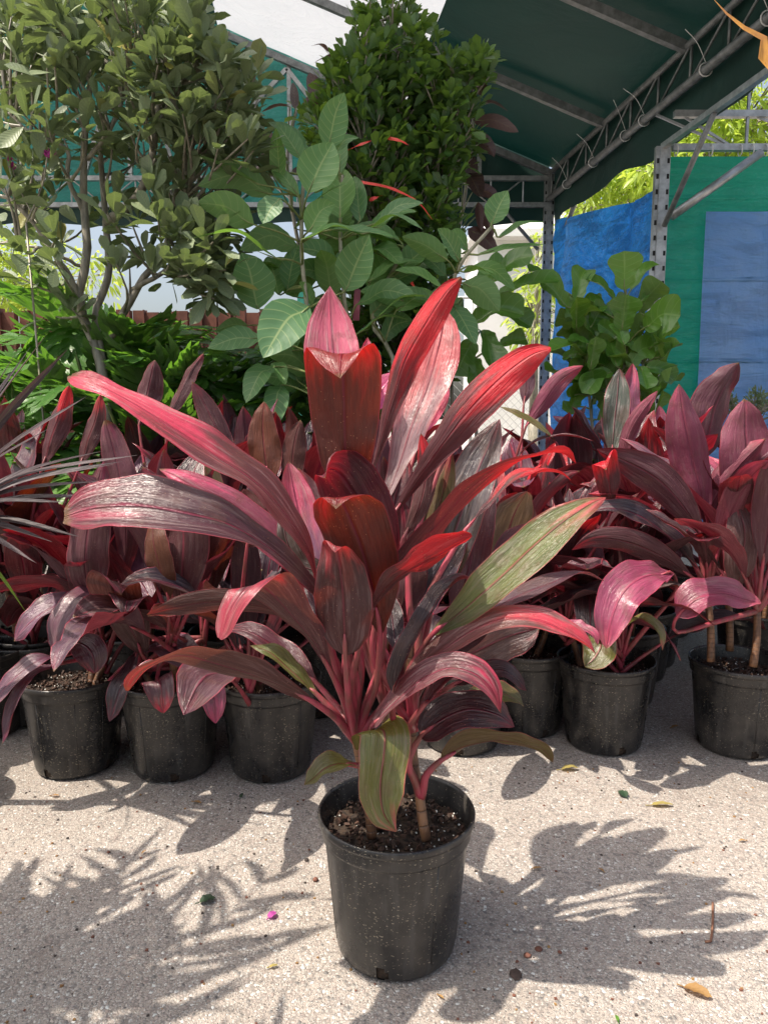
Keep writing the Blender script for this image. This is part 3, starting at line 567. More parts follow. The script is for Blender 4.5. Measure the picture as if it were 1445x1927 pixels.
# ================================================================== THE NURSERY ROWS OF CORDYLINES
def pot_at(px, py_bottom):
    g = G(px, py_bottom); return np.array([g[0] * (g[1] + .11) / g[1], g[1] + .11, 0.0])
GRP = 'potted cordylines set out in rows on the concrete'
ROW = [ # px, bottom py, label, palettes, cane height, n canes, leaves, key leaves (in front), hole angle
 ('A', 150, 1473, 'burgundy cordyline at the left end of the front row, mauve leaves drooping over its rim', ('mauve', 'mauve', 'maroon', 'dark'), .42, 3, 5),
 ('B', 330, 1479, 'burgundy cordyline second from left in the front row, pink leaf tips over its rim', ('mauve', 'maroon', 'dark', 'brown'), .42, 3, 5),
 ('C', 512, 1480, 'cordyline in black pot just left of the largest plant, under its long outstretched leaf', ('maroon', 'dark', 'dark', 'mauve', 'bronze'), .44, 3, 6),
 ('J', 868, 1428, 'cordyline in black pot directly behind the largest plant, mostly hidden by it', ('maroon', 'dark', 'grey'), .44, 3, 9),
 ('D', 985, 1395, 'cordyline in black pot squeezed behind right of the largest plant, its pot half hidden', ('maroon', 'dark', 'red'), .46, 3, 9),
 ('E', 1132, 1428, 'cordyline in black pot right of the largest plant, broad pink leaf hanging down over soil', ('maroon', 'dark', 'mauve'), .46, 3, 8),
 ('F', 1380, 1435, 'pink mauve cordyline on three bare canes in the black pot at the right end', ('pink', 'mauve', 'mauve', 'maroon'), .40, 3, 8),
]
rowobj = {}; rowcrown = {}
def tall_only(lo):    # leaves which would hang in front of the row's pots are dropped
    return lambda pts: min(p[2] for p in pts) < lo
for i, (key, px, pb, lab, pals, hg, nc, nl) in enumerate(ROW):
    c = pot_at(px, pb); r = thing('potted_cordyline', lab, 'potted plant', c, GRP); rowobj[key] = r
    make_pot_parts(r, c, 20 + i, hole=-90 + (i * 37) % 50 - 22)
    if key == 'F':
        cr = []
        for (x1, y1, x2, y2, dd) in ((1337, 1245, 1330, 1120, 2.07), (1372, 1225, 1366, 1100, 2.15), (1416, 1255, 1424, 1150, 2.02)):
            mb = MB(); mb.tube(spline([P(x1, y1, dd), P((x1 + x2) / 2 + 3, (y1 + y2) / 2, dd), P(x2, y2, dd)], 9), np.linspace(.011, .009, 9), 10); mb.build('cane', ['cane'], r); cr.append(P(x2, y2, dd))
        rowcrown[key] = cr
        for q, t in enumerate(cr):
            rr = random.Random(90 + q)
            for s in range(8):
                az = s * 2.4 + q; el = R_(82 - 42 * s / 8); L = rr.uniform(.34, .44); dh = np.array((math.cos(az), math.sin(az), 0)); p = t + (dh * math.cos(el) + np.array((0, 0, math.sin(el)))) * .13; pts = [p]; e = el
                for z in range(5):
                    e -= rr.uniform(.03, .16) * (1 + .3 * z); p = p + (dh * math.cos(e) + np.array((0, 0, math.sin(e)))) * L / 5; pts.append(p)
                cord_leaf(r, t, pts, rr.uniform(.08, .11), rr.choice(pals), -dh * math.sin(el) + np.array((0, 0, math.cos(el) + .2)), twist=rr.uniform(-.6, .6), fold=rr.uniform(.1, .4), seed=rr.random(), m=3, nseg=18)
    else:
        rowcrown[key] = rand_cordyline(r, c, 100 + i * 3, nc, hg, nl + 2, .36, .102, pals, avoid=tall_only(.30), droop=.8)
# rows behind
BACK = [(-1.45, 2.15), (-1.12, 2.33), (-.80, 2.36), (-.50, 2.36), (-.22, 2.34), (.05, 2.36), (.50, 2.45), (.80, 2.42), (1.35, 2.62), (1.62, 2.30), (-1.62, 2.62), (-1.27, 2.72), (-.9, 2.75), (-.55, 2.74), (.30, 2.70), (.66, 2.80), (1.02, 2.80), (-.2, 2.72)]
BLAB = ['dark cordyline partly cut off by the left edge of the photo, behind the front row', 'cordyline with tall dark red tips behind front row, beside the dark strap leaved plant', 'cordyline behind the left end pot, tall mauve leaf standing up in the second row',
 'second row cordyline behind the second pot from the left, dark folded leaves', 'second row cordyline behind the pot left of the largest plant, orange bronze leaves', 'second row cordyline directly behind the middle of the largest plant',
 'second row cordyline just right of the largest plant with drooping dark red leaves', 'second row cordyline with upright grey green leaf, behind the pot with hanging pink leaf', 'cordyline behind the bare caned plant, under the green tarpaulin wall', 'pink cordyline cut off by the right edge of the photo, behind the bare caned plant',
 'last row cordyline at the far left below the rusty fence', 'last row cordyline in front of the split leaf philodendron, left side', 'last row cordyline in front of the split leaf philodendron, right side', 'last row cordyline left of the large leaved ficus', 'last row cordyline behind the large plant near the ficus stem',
 'last row cordyline in front of the blue tarpaulin, left of the fiddle leaf fig', 'last row cordyline in front of the fiddle leaf fig', 'last row cordyline under the large leaved ficus']
backobj = []
for i, (x, y) in enumerate(BACK):
    right = x > .4; c = np.array((x, y, 0.)); r = thing('potted_cordyline', BLAB[i], 'potted plant', c, GRP); backobj.append(r)
    make_pot_parts(r, c, 60 + i, hole=-80, detail=False)
    pals = ('maroon', 'mauve', 'mauve', 'dark', 'pink', 'dark', 'mauve', 'red') if right else ('maroon', 'dark', 'mauve', 'maroon', 'bronze', 'mauve', 'mauve', 'dark')
    if x > 1.2: pals = ('pink', 'mauve', 'maroon')
    hg = .52 if y < 2.5 else .56
    rand_cordyline(r, c, 300 + i * 11, 3, hg, 10, .38, .115, pals, avoid=tall_only(.30), droop=.55, spread=.72)
# key leaves seen in the photograph on the rows
KEY = [
 ('A', 1, [(222,1092,1.93),(190,1110,1.86),(150,1140,1.81),(122,1180,1.78),(108,1235,1.77)], .112, 'mauve', (-.3,.7,.8), {}),
 ('A', 0, [(190,1120,1.96),(150,1132,1.90),(100,1142,1.86),(60,1170,1.84),(27,1207,1.84)], .092, 'mauve', (-.1,.9,.6), {}),
 ('A', 2, [(160,1140,2.0),(120,1108,1.95),(70,1100,1.93),(20,1105,1.92),(-20,1118,1.92)], .070, 'maroon', (-.1,.7,-.5), {}),
 ('A', 0, [(120,1235,1.85),(80,1240,1.80),(35,1270,1.77),(0,1310,1.75),(-30,1350,1.74)], .065, 'mauve', (-.2,.9,.6), {}),
 ('A', 1, [(110,1250,1.85),(75,1262,1.80),(40,1300,1.76),(20,1350,1.75),(5,1400,1.75)], .050, 'mauve', (-.4,.7,.7), {}),
 ('A', 1, [(140,1210,1.85),(160,1215,1.82),(175,1235,1.80),(180,1268,1.80)], .080, 'maroon', (.1,.7,.8), {}),
 ('B', 0, [(262,1225,1.90),(245,1262,1.84),(225,1300,1.80),(206,1358,1.79)], .062, 'dark', (-.3,.6,.8), {}),
 ('B', 0, [(274,1240,1.90),(245,1180,1.84),(222,1130,1.79),(212,1100,1.75),(213,1092,1.72),(222,1102,1.70),(229,1120,1.69)], .125, 'brown', (0,.3,-1), dict(prof='fold', fold=.15)),
 ('B', 1, [(170,1125,1.88),(161,1060,1.82),(168,980,1.80),(183,920,1.80),(196,868,1.80)], .112, 'mauve', (0,.2,-1), dict(prof='ovate')),
 ('B', 1, [(232,1100,1.95),(238,1010,1.90),(230,920,1.88),(215,850,1.88),(199,791,1.88)], .088, 'mauve', (0,.2,-1), dict(prof='slim')),
 ('B', 2, [(340,1150,1.85),(343,1080,1.80),(345,1010,1.78),(340,950,1.78),(345,890,1.80)], .122, 'maroon', (.1,.2,-1), {}),
 ('B', 2, [(318,1130,1.80),(305,1080,1.77),(292,1030,1.76),(285,965,1.78)], .075, 'orange', (.3,.2,-1), {}),
 ('B', 1, [(296,1278,1.86),(300,1282,1.82),(304,1300,1.80),(308,1343,1.80)], .078, 'dusty', (0,.6,.9), dict(prof='ovate')),
 ('B', 2, [(372,1262,1.86),(390,1285,1.81),(402,1315,1.79),(406,1362,1.79)], .074, 'pink', (.1,.6,.9), dict(prof='ovate')),
 ('B', 2, [(415,1258,1.86),(395,1266,1.80),(372,1288,1.78),(362,1318,1.775)], .055, 'pink', (-.2,.7,.8), {}),
 ('C', 0, [(430,1130,2.0),(450,1100,1.98),(475,1080,1.97),(495,1072,1.97)], .07, 'olive', (-.2,.8,.5), dict(pk=.02)),
 ('b1', 0, [(80,880,2.25),(95,830,2.24),(115,775,2.23),(131,724,2.22)], .080, 'red', (.2,.2,-1), dict(fold=.5)),
 ('b1', 0, [(150,880,2.25),(165,830,2.24),(180,790,2.24),(190,742,2.24)], .07, 'red', (.2,.2,-1), dict(fold=.5)),
 ('b3', 0, [(262,800,2.4),(275,750,2.4),(285,710,2.4),(292,677,2.4)], .095, 'maroon', (.1,.2,-1), dict(fold=.5, pk=.15)),
 ('b3', 0, [(315,790,2.4),(335,745,2.4),(355,700,2.4),(384,664,2.4)], .075, 'maroon', (.4,.2,-1), dict(fold=.6)),
 ('b4', 0, [(450,880,2.2),(415,820,2.18),(385,760,2.18),(362,718,2.18)], .085, 'maroon', (-.3,.2,-1), dict(fold=.6)),
 ('b4', 0, [(505,905,2.1),(500,860,2.1),(495,810,2.1),(497,755,2.1)], .095, 'orange', (0,.2,-1), dict(prof='ovate', fold=.1)),
 ('b4', 0, [(560,925,2.1),(550,880,2.1),(555,830,2.1),(566,790,2.1)], .075, 'bronze', (0,.2,-1), {}),
 ('C', 2, [(465,1030,1.75),(475,990,1.74),(470,950,1.73),(458,920,1.73)], .09, 'bronze', (.1,.2,-1), dict(prof='ovate', fold=.15)),
 ('b4', 0, [(430,1000,2.0),(405,940,2.0),(385,880,2.0),(365,830,2.0)], .07, 'olive', (0,.2,-1), dict(pk=.02)),
 ('b6', 0, [(990,800,2.4),(1020,760,2.38),(1055,715,2.36),(1097,688,2.35)], .065, 'pink', (.3,.4,-1), {}),
 ('b6', 0, [(985,760,2.5),(990,730,2.5),(990,705,2.5),(992,665,2.5)], .06, 'mauve', (.3,.2,-1), {}),
 ('b6', 0, [(960,900,2.3),(975,860,2.3),(1010,830,2.28),(1060,820,2.27),(1118,830,2.27)], .045, 'maroon', (0,1,.2), {}),
 ('b6', 0, [(1045,830,2.3),(1010,800,2.28),(975,780,2.27),(938,765,2.27)], .05, 'olive', (0,.9,.5), dict(pk=.02)),
 ('b7', 0, [(1150,860,2.3),(1155,800,2.3),(1160,750,2.3),(1165,693,2.3)], .085, 'grey', (-.1,.2,1), dict(fold=.3)),
 ('b7', 0, [(1180,850,2.35),(1185,790,2.35),(1182,740,2.35),(1190,683,2.35)], .075, 'pink', (0,.2,1), dict(fold=.4, pk=.3)),
 ('b7', 0, [(1165,880,2.25),(1180,820,2.23),(1205,775,2.21),(1237,735,2.2)], .045, 'pink', (.4,.3,-1), {}),
 ('F', 0, [(1330,985,2.05),(1318,930,2.03),(1300,850,2.0),(1285,780,1.98),(1277,722,1.98)], .100, 'pink', (0,.2,-1), dict(pk=.15, fold=.3)),
 ('b8', 0, [(1330,860,2.3),(1335,800,2.28),(1355,740,2.26),(1390,682,2.25)], .155, 'mauve', (-.2,.2,-1), dict(fold=.35, prof='ovate')),
 ('F', 1, [(1325,985,2.1),(1350,930,2.06),(1390,880,2.02),(1440,825,2.0)], .075, 'pink', (.2,.5,-.8), dict(fold=.5, pk=.2)),
 ('F', 2, [(1425,1000,2.05),(1415,920,2.03),(1405,840,2.02),(1400,750,2.02)], .135, 'pink', (0,.2,-1), dict(fold=.2, pk=.1)),
 ('F', 0, [(1320,1010,2.0),(1290,960,1.97),(1240,905,1.95),(1180,870,1.94),(1122,845,1.95)], .085, 'maroon', (-.2,.6,-.7), {}),
 ('D', 0, [(1150,960,1.98),(1147,920,1.95),(1143,885,1.93),(1140,868,1.9),(1139,872,1.88),(1140,885,1.87)], .075, 'red', (0,.2,-1), dict(prof='fold', pk=.6)),
 ('F', 0, [(1310,1070,1.98),(1270,1020,1.95),(1210,975,1.93),(1150,955,1.92),(1105,965,1.93)], .085, 'dark', (-.2,.8,.5), {}),
 ('F', 0, [(1300,1085,1.95),(1250,1050,1.92),(1180,1020,1.90),(1120,1015,1.9),(1075,1035,1.9)], .062, 'maroon', (-.1,.5,-.9), {}),
 ('E', 0, [(1265,1078,1.92),(1215,1085,1.86),(1172,1115,1.82),(1150,1165,1.80),(1140,1222,1.80)], .108, 'pink', (-.2,.7,.8), dict(pk=.2, wave=.08)),
 ('F', 2, [(1272,1160,1.86),(1310,1128,1.85),(1360,1118,1.85),(1400,1128,1.85),(1432,1135,1.85)], .092, 'pink', (0,.75,.65), dict(prof='ovate', pk=.15)),
 ('F', 0, [(1360,1080,1.95),(1310,1020,1.92),(1260,985,1.90),(1213,958,1.9)], .062, 'brown', (-.1,.9,.4), {}),
 ('F', 1, [(1385,1120,1.98),(1395,1060,1.95),(1400,1000,1.94),(1385,940,1.95)], .088, 'brown', (-.1,.2,-1), {}),
 ('E', 1, [(1120,1175,1.93),(1130,1210,1.90),(1120,1235,1.88),(1100,1255,1.88)], .09, 'olive', (0,.6,.9), dict(pk=.05)),
 ('E', 0, [(1170,1180,1.92),(1205,1165,1.88),(1235,1185,1.86),(1246,1225,1.86)], .05, 'olive', (.2,.9,.4), dict(pk=.2)),
 ('E', 2, [(1195,1130,1.95),(1235,1110,1.93),(1275,1105,1.92),(1310,1125,1.92)], .05, 'brown', (.2,1,.2), {}),
 ('E', 1, [(1050,1170,1.85),(1075,1175,1.80),(1110,1190,1.77),(1125,1215,1.77)], .05, 'pink', (.1,.9,.4), {}),
 ('E', 1, [(1180,1090,2.0),(1140,1065,1.97),(1090,1060,1.96),(1045,1085,1.95)], .055, 'mauve', (-.1,.9,.3), {}),
 ('D', 0, [(980,1050,2.05),(985,1010,2.03),(990,975,2.02),(985,940,2.02)], .075, 'bronze', (0,.2,-1), {}),
]
def crown_of(key, q):
    if key[0] == 'b':
        i = int(key[1:]); x, y = BACK[i]; return backobj[i], np.array((x, y - .03, .50))
    return rowobj[key], rowcrown[key][q % len(rowcrown[key])]
for i, (key, q, pts, W, pal, nh, kw) in enumerate(KEY):
    r, kr = crown_of(key, q); kw = dict(kw); pk = kw.pop('pk', None); W *= 1.15 if key == 'F' else 1.0
    o = cord_leaf(r, kr, [P(*p) for p in pts], W, pal, cam_n(*nh), seed=500 + i, nseg=30, m=5, **kw)
    if pk is not None: o['pk'] = pk
# loose empty pots
for i, (px, pb, lab) in enumerate([(-28, 1405, 'black nursery pot cut off by the left edge, in front of the burgundy row'), (78, 1374, 'black nursery pot half hidden behind the left end pot of the front row'), (1190, 1290, 'dark pot standing farther back in the gap left of the bare caned plant')]):
    c = pot_at(px, pb); r = thing('nursery_pot', lab, 'plant pot', c); make_pot_parts(r, c, 150 + i, hole=-80, detail=False)

# ================================================================== THE SHELTER
def PZ(px, py, z):
    k = CF + (px - 722.5) / FPX * CR - (py - 963.5) / FPX * CU
    return C0 + k * ((z - HC) / k[2])
BY = 7.7
A = PY(1032, 328, BY); ZE = A[2]; B = PZ(1290, 90, ZE); AX = (B - A) / (A[1] - B[1])      # per metre towards the viewer
def eave(y, dz=0.0): return A + AX * (BY - y) + np.array((0, 0, dz))
SL = 0.40; RID = 4.33
def roofp(s, y, dz=0.0):
    e = eave(y); return np.array((e[0] - s, y, ZE + .05 + dz + SL * (s if s < RID else 2 * RID - s)))
shelter = thing('shelter', 'big open sided shelter with a dark green tarpaulin gable roof on galvanised steel frame', 'shelter', (0, BY, 0))
YN = 2.0  # unseen near end of the roof, drawn forward to shade the green plants
def strip(s0, s1, name, mat, y0=YN, y1=BY + .05, n=40, k=14, seed=0, dz=0.0):
    mb = MB(); V = []; 
    for i in range(n + 1):
        for j in range(k + 1):
            s = s0 + (s1 - s0) * j / k; y = y0 + (y1 - y0) * i / n
            p = roofp(s, y, dz); per = (y - 5.15) / 1.29; sag = abs(math.sin(math.pi * per))
            p[2] += .05 - .035 * sag + .012 * mnoise.noise(Vector((s * 3, y * 3, seed))); V.append(p)
    F = [(i * (k + 1) + j, i * (k + 1) + j + 1, (i + 1) * (k + 1) + j + 1, (i + 1) * (k + 1) + j) for i in range(n) for j in range(k)]
    mb.add(V, F); return mb.build(name, mat, shelter)
strip(-.25, 1.42, 'roof_cover', 'roof'); strip(1.42, 3.24, 'skylight_sheet', 'whiteroof', seed=3); strip(3.24, RID, 'roof_cover', 'roof', seed=5)
strip(RID, 5.45, 'roof_cover', 'roof', seed=7, y0=3.75); strip(5.45, 7.3, 'skylight_sheet', 'whiteroof', seed=8, y0=3.75); strip(7.3, 8.9, 'roof_cover', 'roof', seed=9, y0=3.75)  # left slope stops short out of view, shaped to let sun onto the tree
for y in (7.66, 6.42, 5.15, 3.9, 2.6):      # rafters
    mb = MB(); mb.bar(roofp(0, y, -.05), roofp(RID, y, -.05), .05, .06); (mb.bar(roofp(RID, y, -.05), roofp(8.66, y, -.05), .05, .06) if y > 3 else None); mb.build('rafter', 'galvdark', shelter, False)
# eave truss running towards the viewer
ZB = PY(1042, 376, BY)[2] - ZE
mb = MB(); mb.tube([eave(BY, 0), eave(3.3, 0)], .024, 10); mb.tube([eave(BY, ZB), eave(3.3, ZB)], .030, 10)
y = BY - .1; q = 0
while y > 3.4:
    mb.tube([eave(y, 0), eave(y, ZB)], .010, 6); mb.tube([eave(y, ZB), eave(y - .42, 0)] if q % 1 == 0 else [eave(y, 0), eave(y - .42, ZB)], .009, 6); y -= .42; q += 1
mb.build('eave_truss', 'galvdark', shelter)
for i, (yy, t) in enumerate([(7.2, .2), (6.6, .3), (6.0, -.4), (5.7, .4), (4.9, .1), (4.3, .2)]):
    e = eave(yy, ZB); mb = MB(); ring = [e + .040 * np.array((math.cos(a), 0, math.sin(a))) for a in np.linspace(0, 6.28, 14)]
    mb.tube(ring, .0045, 5); mb.tube(spline([e + np.array((0, 0, .04)), e + np.array((-.06, .05 * t, .16)), e + np.array((-.13, .25 * t, .24 + .05 * t))], 9), .0024, 5)
    mb.build('cable_tie', 'zip', shelter)
# hanging valance below the truss
ZV = PY(1068, 428, BY)[2]
mb = MB(); V = []; n, k = 50, 8
for i in range(n + 1):
    y = BY + .03 - (BY - 3.2) * i / n; e = eave(y, 0); lo = 2.83 + .05 * math.sin(y * 2.1) + .03 * math.sin(y * 5.3) + (.0)
    for j in range(k + 1):
        t = j / k; z = ZE + .04 + (lo - ZE - .04) * t; V.append((e[0] + .06 + .03 * math.sin(y * 4.0 + t) * t + .02 * mnoise.noise(Vector((y * 4, z * 4, 0))), y, z))
mb.add(V, [(i * (k + 1) + j, i * (k + 1) + j + 1, (i + 1) * (k + 1) + j + 1, (i + 1) * (k + 1) + j) for i in range(n) for j in range(k)])
mb.build('valance', 'roof', shelter)
# back gable
def gx(px, Y=BY): return PY(px, 400, Y)[0]
zt = PY(960, 336, BY)[2]; zb = PY(960, 386, BY)[2]; zv = PY(960, 420, BY)[2]
XL, XR = A[0] - 8.66, A[0]
mb = MB()
for z in (zt, zb): mb.bar((XL, BY, z), (XR, BY, z), .045, .045)
x = XR - .25; q = 0
while x > XL:
    mb.tube([(x, BY, zb), (x, BY, zt)], .009, 6); mb.tube([(x, BY, zb if q % 2 else zt), (x - .32, BY, zt if q % 2 else zb)], .008, 6); x -= .32; q += 1
for px_ in (250, 548, 720, 900, 0):
    X = gx(px_); s = A[0] - X; mb.bar((X, BY, zt), (X, BY, roofp(s, BY)[2]), .04, .04)
for (p, q_) in (((540, 130), (440, 240)), ((540, 130), (700, 335)), ((250, 30), (330, 330)), ((250, 30), (160, 330))):
    mb.bar(PY(*p, BY - .01), PY(*q_, BY - .01), .04, .04)
mb.build('gable_truss', 'galv', shelter, False)
def gable(x0, x1, name, mat, low):
    mb = MB(); V = []; n, k = 40, 12
    for i in range(n + 1):
        X = x0 + (x1 - x0) * i / n; s = A[0] - X; top = roofp(s, BY)[2] + .075
        for j in range(k + 1):
            z = low + (top - low) * j / k; V.append((X, BY + .07 + .02 * mnoise.noise(Vector((X * 3, z * 2, 4))), z))
    mb.add(V, [(i * (k + 1) + j, i * (k + 1) + j + 1, (i + 1) * (k + 1) + j + 1, (i + 1) * (k + 1) + j) for i in range(n) for j in range(k)])
    return mb.build(name, mat, shelter)
gable(XL, gx(760), 'gable_cloth', 'teal', zb); gable(gx(760), XR + .02, 'gable_cloth', 'roof', zb)  # left part painted teal for the light behind it, right part dark green
mb = MB(); V = []
for i in range(121):
    X = XL + (XR - XL) * i / 120
    for z in (zb + .01, zv + .02 * math.sin(X * 5)): V.append((X, BY + .04 + .015 * math.sin(X * 9), z))
mb.add(V, [(2 * i, 2 * i + 1, 2 * i + 3, 2 * i + 2) for i in range(120)]); mb.build('valance', 'roof', shelter)
# perforated posts
def post(x, y, z1, wd, root, name='post', z0=0.0):
    mb = MB(); t = .004
    mb.box((x, y, (z0 + z1) / 2), (wd * .46, wd * .5, z1 - z0)); mb.box((x - wd * .34, y + .004, (z0 + z1) / 2), (wd * .26, wd * .4, z1 - z0)); mb.box((x + wd * .34, y + .004, (z0 + z1) / 2), (wd * .26, wd * .4, z1 - z0))
    mb.box((x, y, z0 + .005), (wd * 1.6, wd * 1.4, .01))
    sl = mb; z = z0 + .1
    while z < z1 - .05:
        for sx in (-.34, .34): sl.box((x + wd * sx, y + .004 - wd * .2 - .001, z), (wd * .15, .004, .030), mi=1)
        z += .095 if wd > .08 else .1
    return mb.build(name, ['galv', 'hole'], root, False)
post(gx(1032), BY, ZE, .105, shelter)
post(gx(1032) - 8.66, BY, ZE, .105, shelter)
mb = MB(); mb.tube([PY(1048, 472, BY - .02), PZ(1100, 332, ZE + ZB)], .022, 8); mb.build('brace', 'galvdark', shelter)
mb = MB(); mb.tube([PY(1012, 470, BY - .02), PY(940, 386, BY - .02)], .018, 8); mb.build('brace', 'galvdark', shelter)

# side structure with the green wall
Y2 = 5.0; wallf = thing('tarpaulin_wall', 'side wall of green tarpaulin with pale blue sheet on a galvanised frame at the right', 'wall', (PY(1247, 500, Y2)[0], Y2, 0))
p2 = PY(1247, 276, Y2); post(p2[0], Y2, p2[2], .098, wallf)
def dbeam(yy, dz=0): return np.array((p2[0] + (AX[0]) * (Y2 - yy), yy, p2[2] + dz))
mb = MB(); mb.bar(dbeam(Y2), dbeam(2.9), .035, .035); mb.build('side_beam', 'galv', wallf, False)
zb1 = PY(1350, 215, Y2)[2]; zb2 = PY(1350, 278, Y2)[2]
mb = MB()
for z in (zb1, zb2): mb.bar((p2[0] + .06, Y2, z), (p2[0] + 2.6, Y2, z), .040, .040)
mb.bar((p2[0] + .1, Y2, zb1), (p2[0] + .45, Y2, zb2), .014, .014); mb.bar((p2[0] + .53, Y2, zb1 + .3), (p2[0] + .53, Y2, zb2), .016, .016); mb.bar((p2[0] + .45, Y2 + .01, zb2), (p2[0] - .05, Y2 + .01, zb1), .014, .014); mb.bar((p2[0] + .55, Y2, zb1), (p2[0] + 1.1, Y2, zb2), .014, .014)
mb.build('top_truss', 'galv', wallf, False)
mb = MB(); mb.tube([PY(1249, 425, Y2 - .06), dbeam(4.42, -.01)], .017, 10); mb.build('brace', 'galvdark', wallf)
mb = MB(); mb.tube([PY(1262, 408, Y2 - .05), PY(1432, 287, Y2 - .05)], .027, 10); mb.build('brace', 'galv', wallf)
for px_ in (1272, 1337, 1392, 1414, 1440):
    c = PY(px_, 283, Y2 - .02); mb = MB(); mb.tube([c + np.array((0, .03 * math.cos(a), .035 * math.sin(a))) for a in np.linspace(0, 6.28, 12)], .004, 5); mb.build('cable_tie', 'zip', wallf)
def sheet(x0, x1, z0, z1, y, name, mat, root, amp=.02, n=50, k=50, seed=0):
    mb = MB(); V = []
    for i in range(n + 1):
        for j in range(k + 1):
            X = x0 + (x1 - x0) * i / n; z = z0 + (z1 - z0) * j / k
            V.append((X, y + amp * mnoise.noise(Vector((X * 2.2, z * 1.1, seed))) + amp * .4 * math.sin(X * 11 + 2 * mnoise.noise(Vector((X, z, seed)))), z))
    mb.add(V, [(i * (k + 1) + j, i * (k + 1) + j + 1, (i + 1) * (k + 1) + j + 1, (i + 1) * (k + 1) + j) for i in range(n) for j in range(k)])
    return mb.build(name, mat, root)
sheet(PY(1262, 300, Y2)[0], p2[0] + 2.6, .15, PY(1350, 287, Y2)[2], Y2 + .07, 'green_tarpaulin', 'greentarp', wallf)
sheet(PY(1338, 300, Y2)[0], p2[0] + 2.6, .15, PY(1350, 395, Y2)[2], Y2 + .035, 'blue_sheet', 'blueplastic', wallf, .022, seed=0)
# blue tarp hung between the posts
bt = MB(); V = []; n, k = 70, 60
t0 = PY(1046, 414, BY - .1); t1 = PY(1240, 350, Y2 + .08)
for i in range(n + 1):
    u = i / n; top = t0 * (1 - u) + t1 * u; top = top + np.array((0, 0, -.10 * math.sin(math.pi * u) * .5 + .02 * math.sin(u * 13)))
    for j in range(k + 1):
        v = j / k; z = top[2] + (.10 - top[2]) * v
        dx = .22 * math.sin(9 * (u + .55 * v) + 1) * math.sin(math.pi * min(u * 1.2, 1)) + .05 * mnoise.noise(Vector((u * 6, v * 5, 2))) + .02 * mnoise.noise(Vector((u * 17 + v * 9, v * 20, 7)))
        V.append((top[0] + dx * .7, top[1] - dx * .2, z))
bt.add(V, [(i * (k + 1) + j, i * (k + 1) + j + 1, (i + 1) * (k + 1) + j + 1, (i + 1) * (k + 1) + j) for i in range(n) for j in range(k)])
tag(bt.build('blue_tarpaulin', 'bluetarp'), 'crinkled bright blue tarpaulin hung between the two perforated steel posts', 'tarpaulin')

# ================================================================== BEYOND
fen = thing('sheet_fence', 'rusty brown corrugated steel fence behind the plants on the left', 'fence', (PY(200, 700, 9)[0], 9, 0))
x = PY(-150, 700, 9)[0]; i = 0; fr = random.Random(5); xe = PY(560, 700, 9)[0]
while x < xe:
    wd = .17; top = PY(200, 583, 9)[2] + fr.uniform(-.03, .03)
    if not (PY(424, 600, 9)[0] - .03 < x < PY(424, 600, 9)[0] + .06):
        mb = MB(); y0 = 9 + (.09 if i % 2 else 0)
        mb.box((x + wd / 2, y0, top / 2), (wd, .012, top)); mb.bar((x + wd, 9, top / 2 - top / 2 + .01), (x + wd, 9, top - .01), .012, .11, up=(0, 1, 0))
        mb.build('sheet_panel', 'rust', fen, False)
    x += wd; i += 1
wb = thing('white_building', 'white building wall seen beyond the shelter post', 'building', (PY(960, 700, 13)[0], 13, 0))
mb = MB(); a = PY(895, 700, 13)[0]; b = PY(1240, 700, 13)[0]; zt_ = PY(960, 452, 13)[2]
mb.box(((a + b) / 2, 14, zt_ / 2), (b - a, 2, zt_)); mb.build('wall', 'white', wb, False)
mb = MB(); mb.box(((a + b) / 2, 13.9, zt_ + .06), (b - a + .3, 2.4, .12)); mb.add([(a, 12.7, zt_ + .12), (b, 12.7, zt_ + .12), (b, 15.1, zt_ + .12), (a, 15.1, zt_ + .12), (a + .4, 13.9, zt_ + .7), (b - .4, 13.9, zt_ + .7)], [(0, 1, 5, 4), (1, 2, 5), (2, 3, 4, 5), (3, 0, 4)]); mb.build('roof', 'white', wb, False)
cf = MB(); x0, x1 = PY(925, 700, 11)[0], PY(1030, 700, 11)[0]; zt_ = PY(960, 560, 11)[2]
for x in np.arange(x0 - 1, x1, .12): cf.bar((x, 11, max(0, 0)), (x + zt_, 11, zt_), .006, .006) if x + zt_ < x1 + 1.5 else None; cf.bar((x + 1, 11.01, 0), (x + 1 - zt_, 11.01, zt_), .006, .006)
cf.tube([(x0 - 1, 11, zt_), (x1 + 1, 11, zt_)], .02, 6); cf.tube([(x0 - .3, 11, 0), (x0 - .3, 11, zt_)], .025, 6); cf.tube([(x1 + .4, 11, 0), (x1 + .4, 11, zt_)], .025, 6)
tag(cf.build('wire_fence', 'wirefence'), 'chain link fence in front of the white building', 'fence')
tq = MB(); c = PY(575, 560, 8.2); V = []
for i in range(9):
    for j in range(9):
        u, v = i / 8 - .5, j / 8; V.append((c[0] + u * (.15 + .30 * v), 8.2 + .03 * math.sin(u * 14), c[2] + .16 - v * (c[2] + .16 - .02) * (1 if v < 1 else 1)))
tq.add(V, [(i * 9 + j, i * 9 + j + 1, (i + 1) * 9 + j + 1, (i + 1) * 9 + j) for i in range(8) for j in range(8)])
tag(tq.build('closed_parasol', 'turq'), 'turquoise cloth peak seen far off between the ficus leaves', 'parasol')

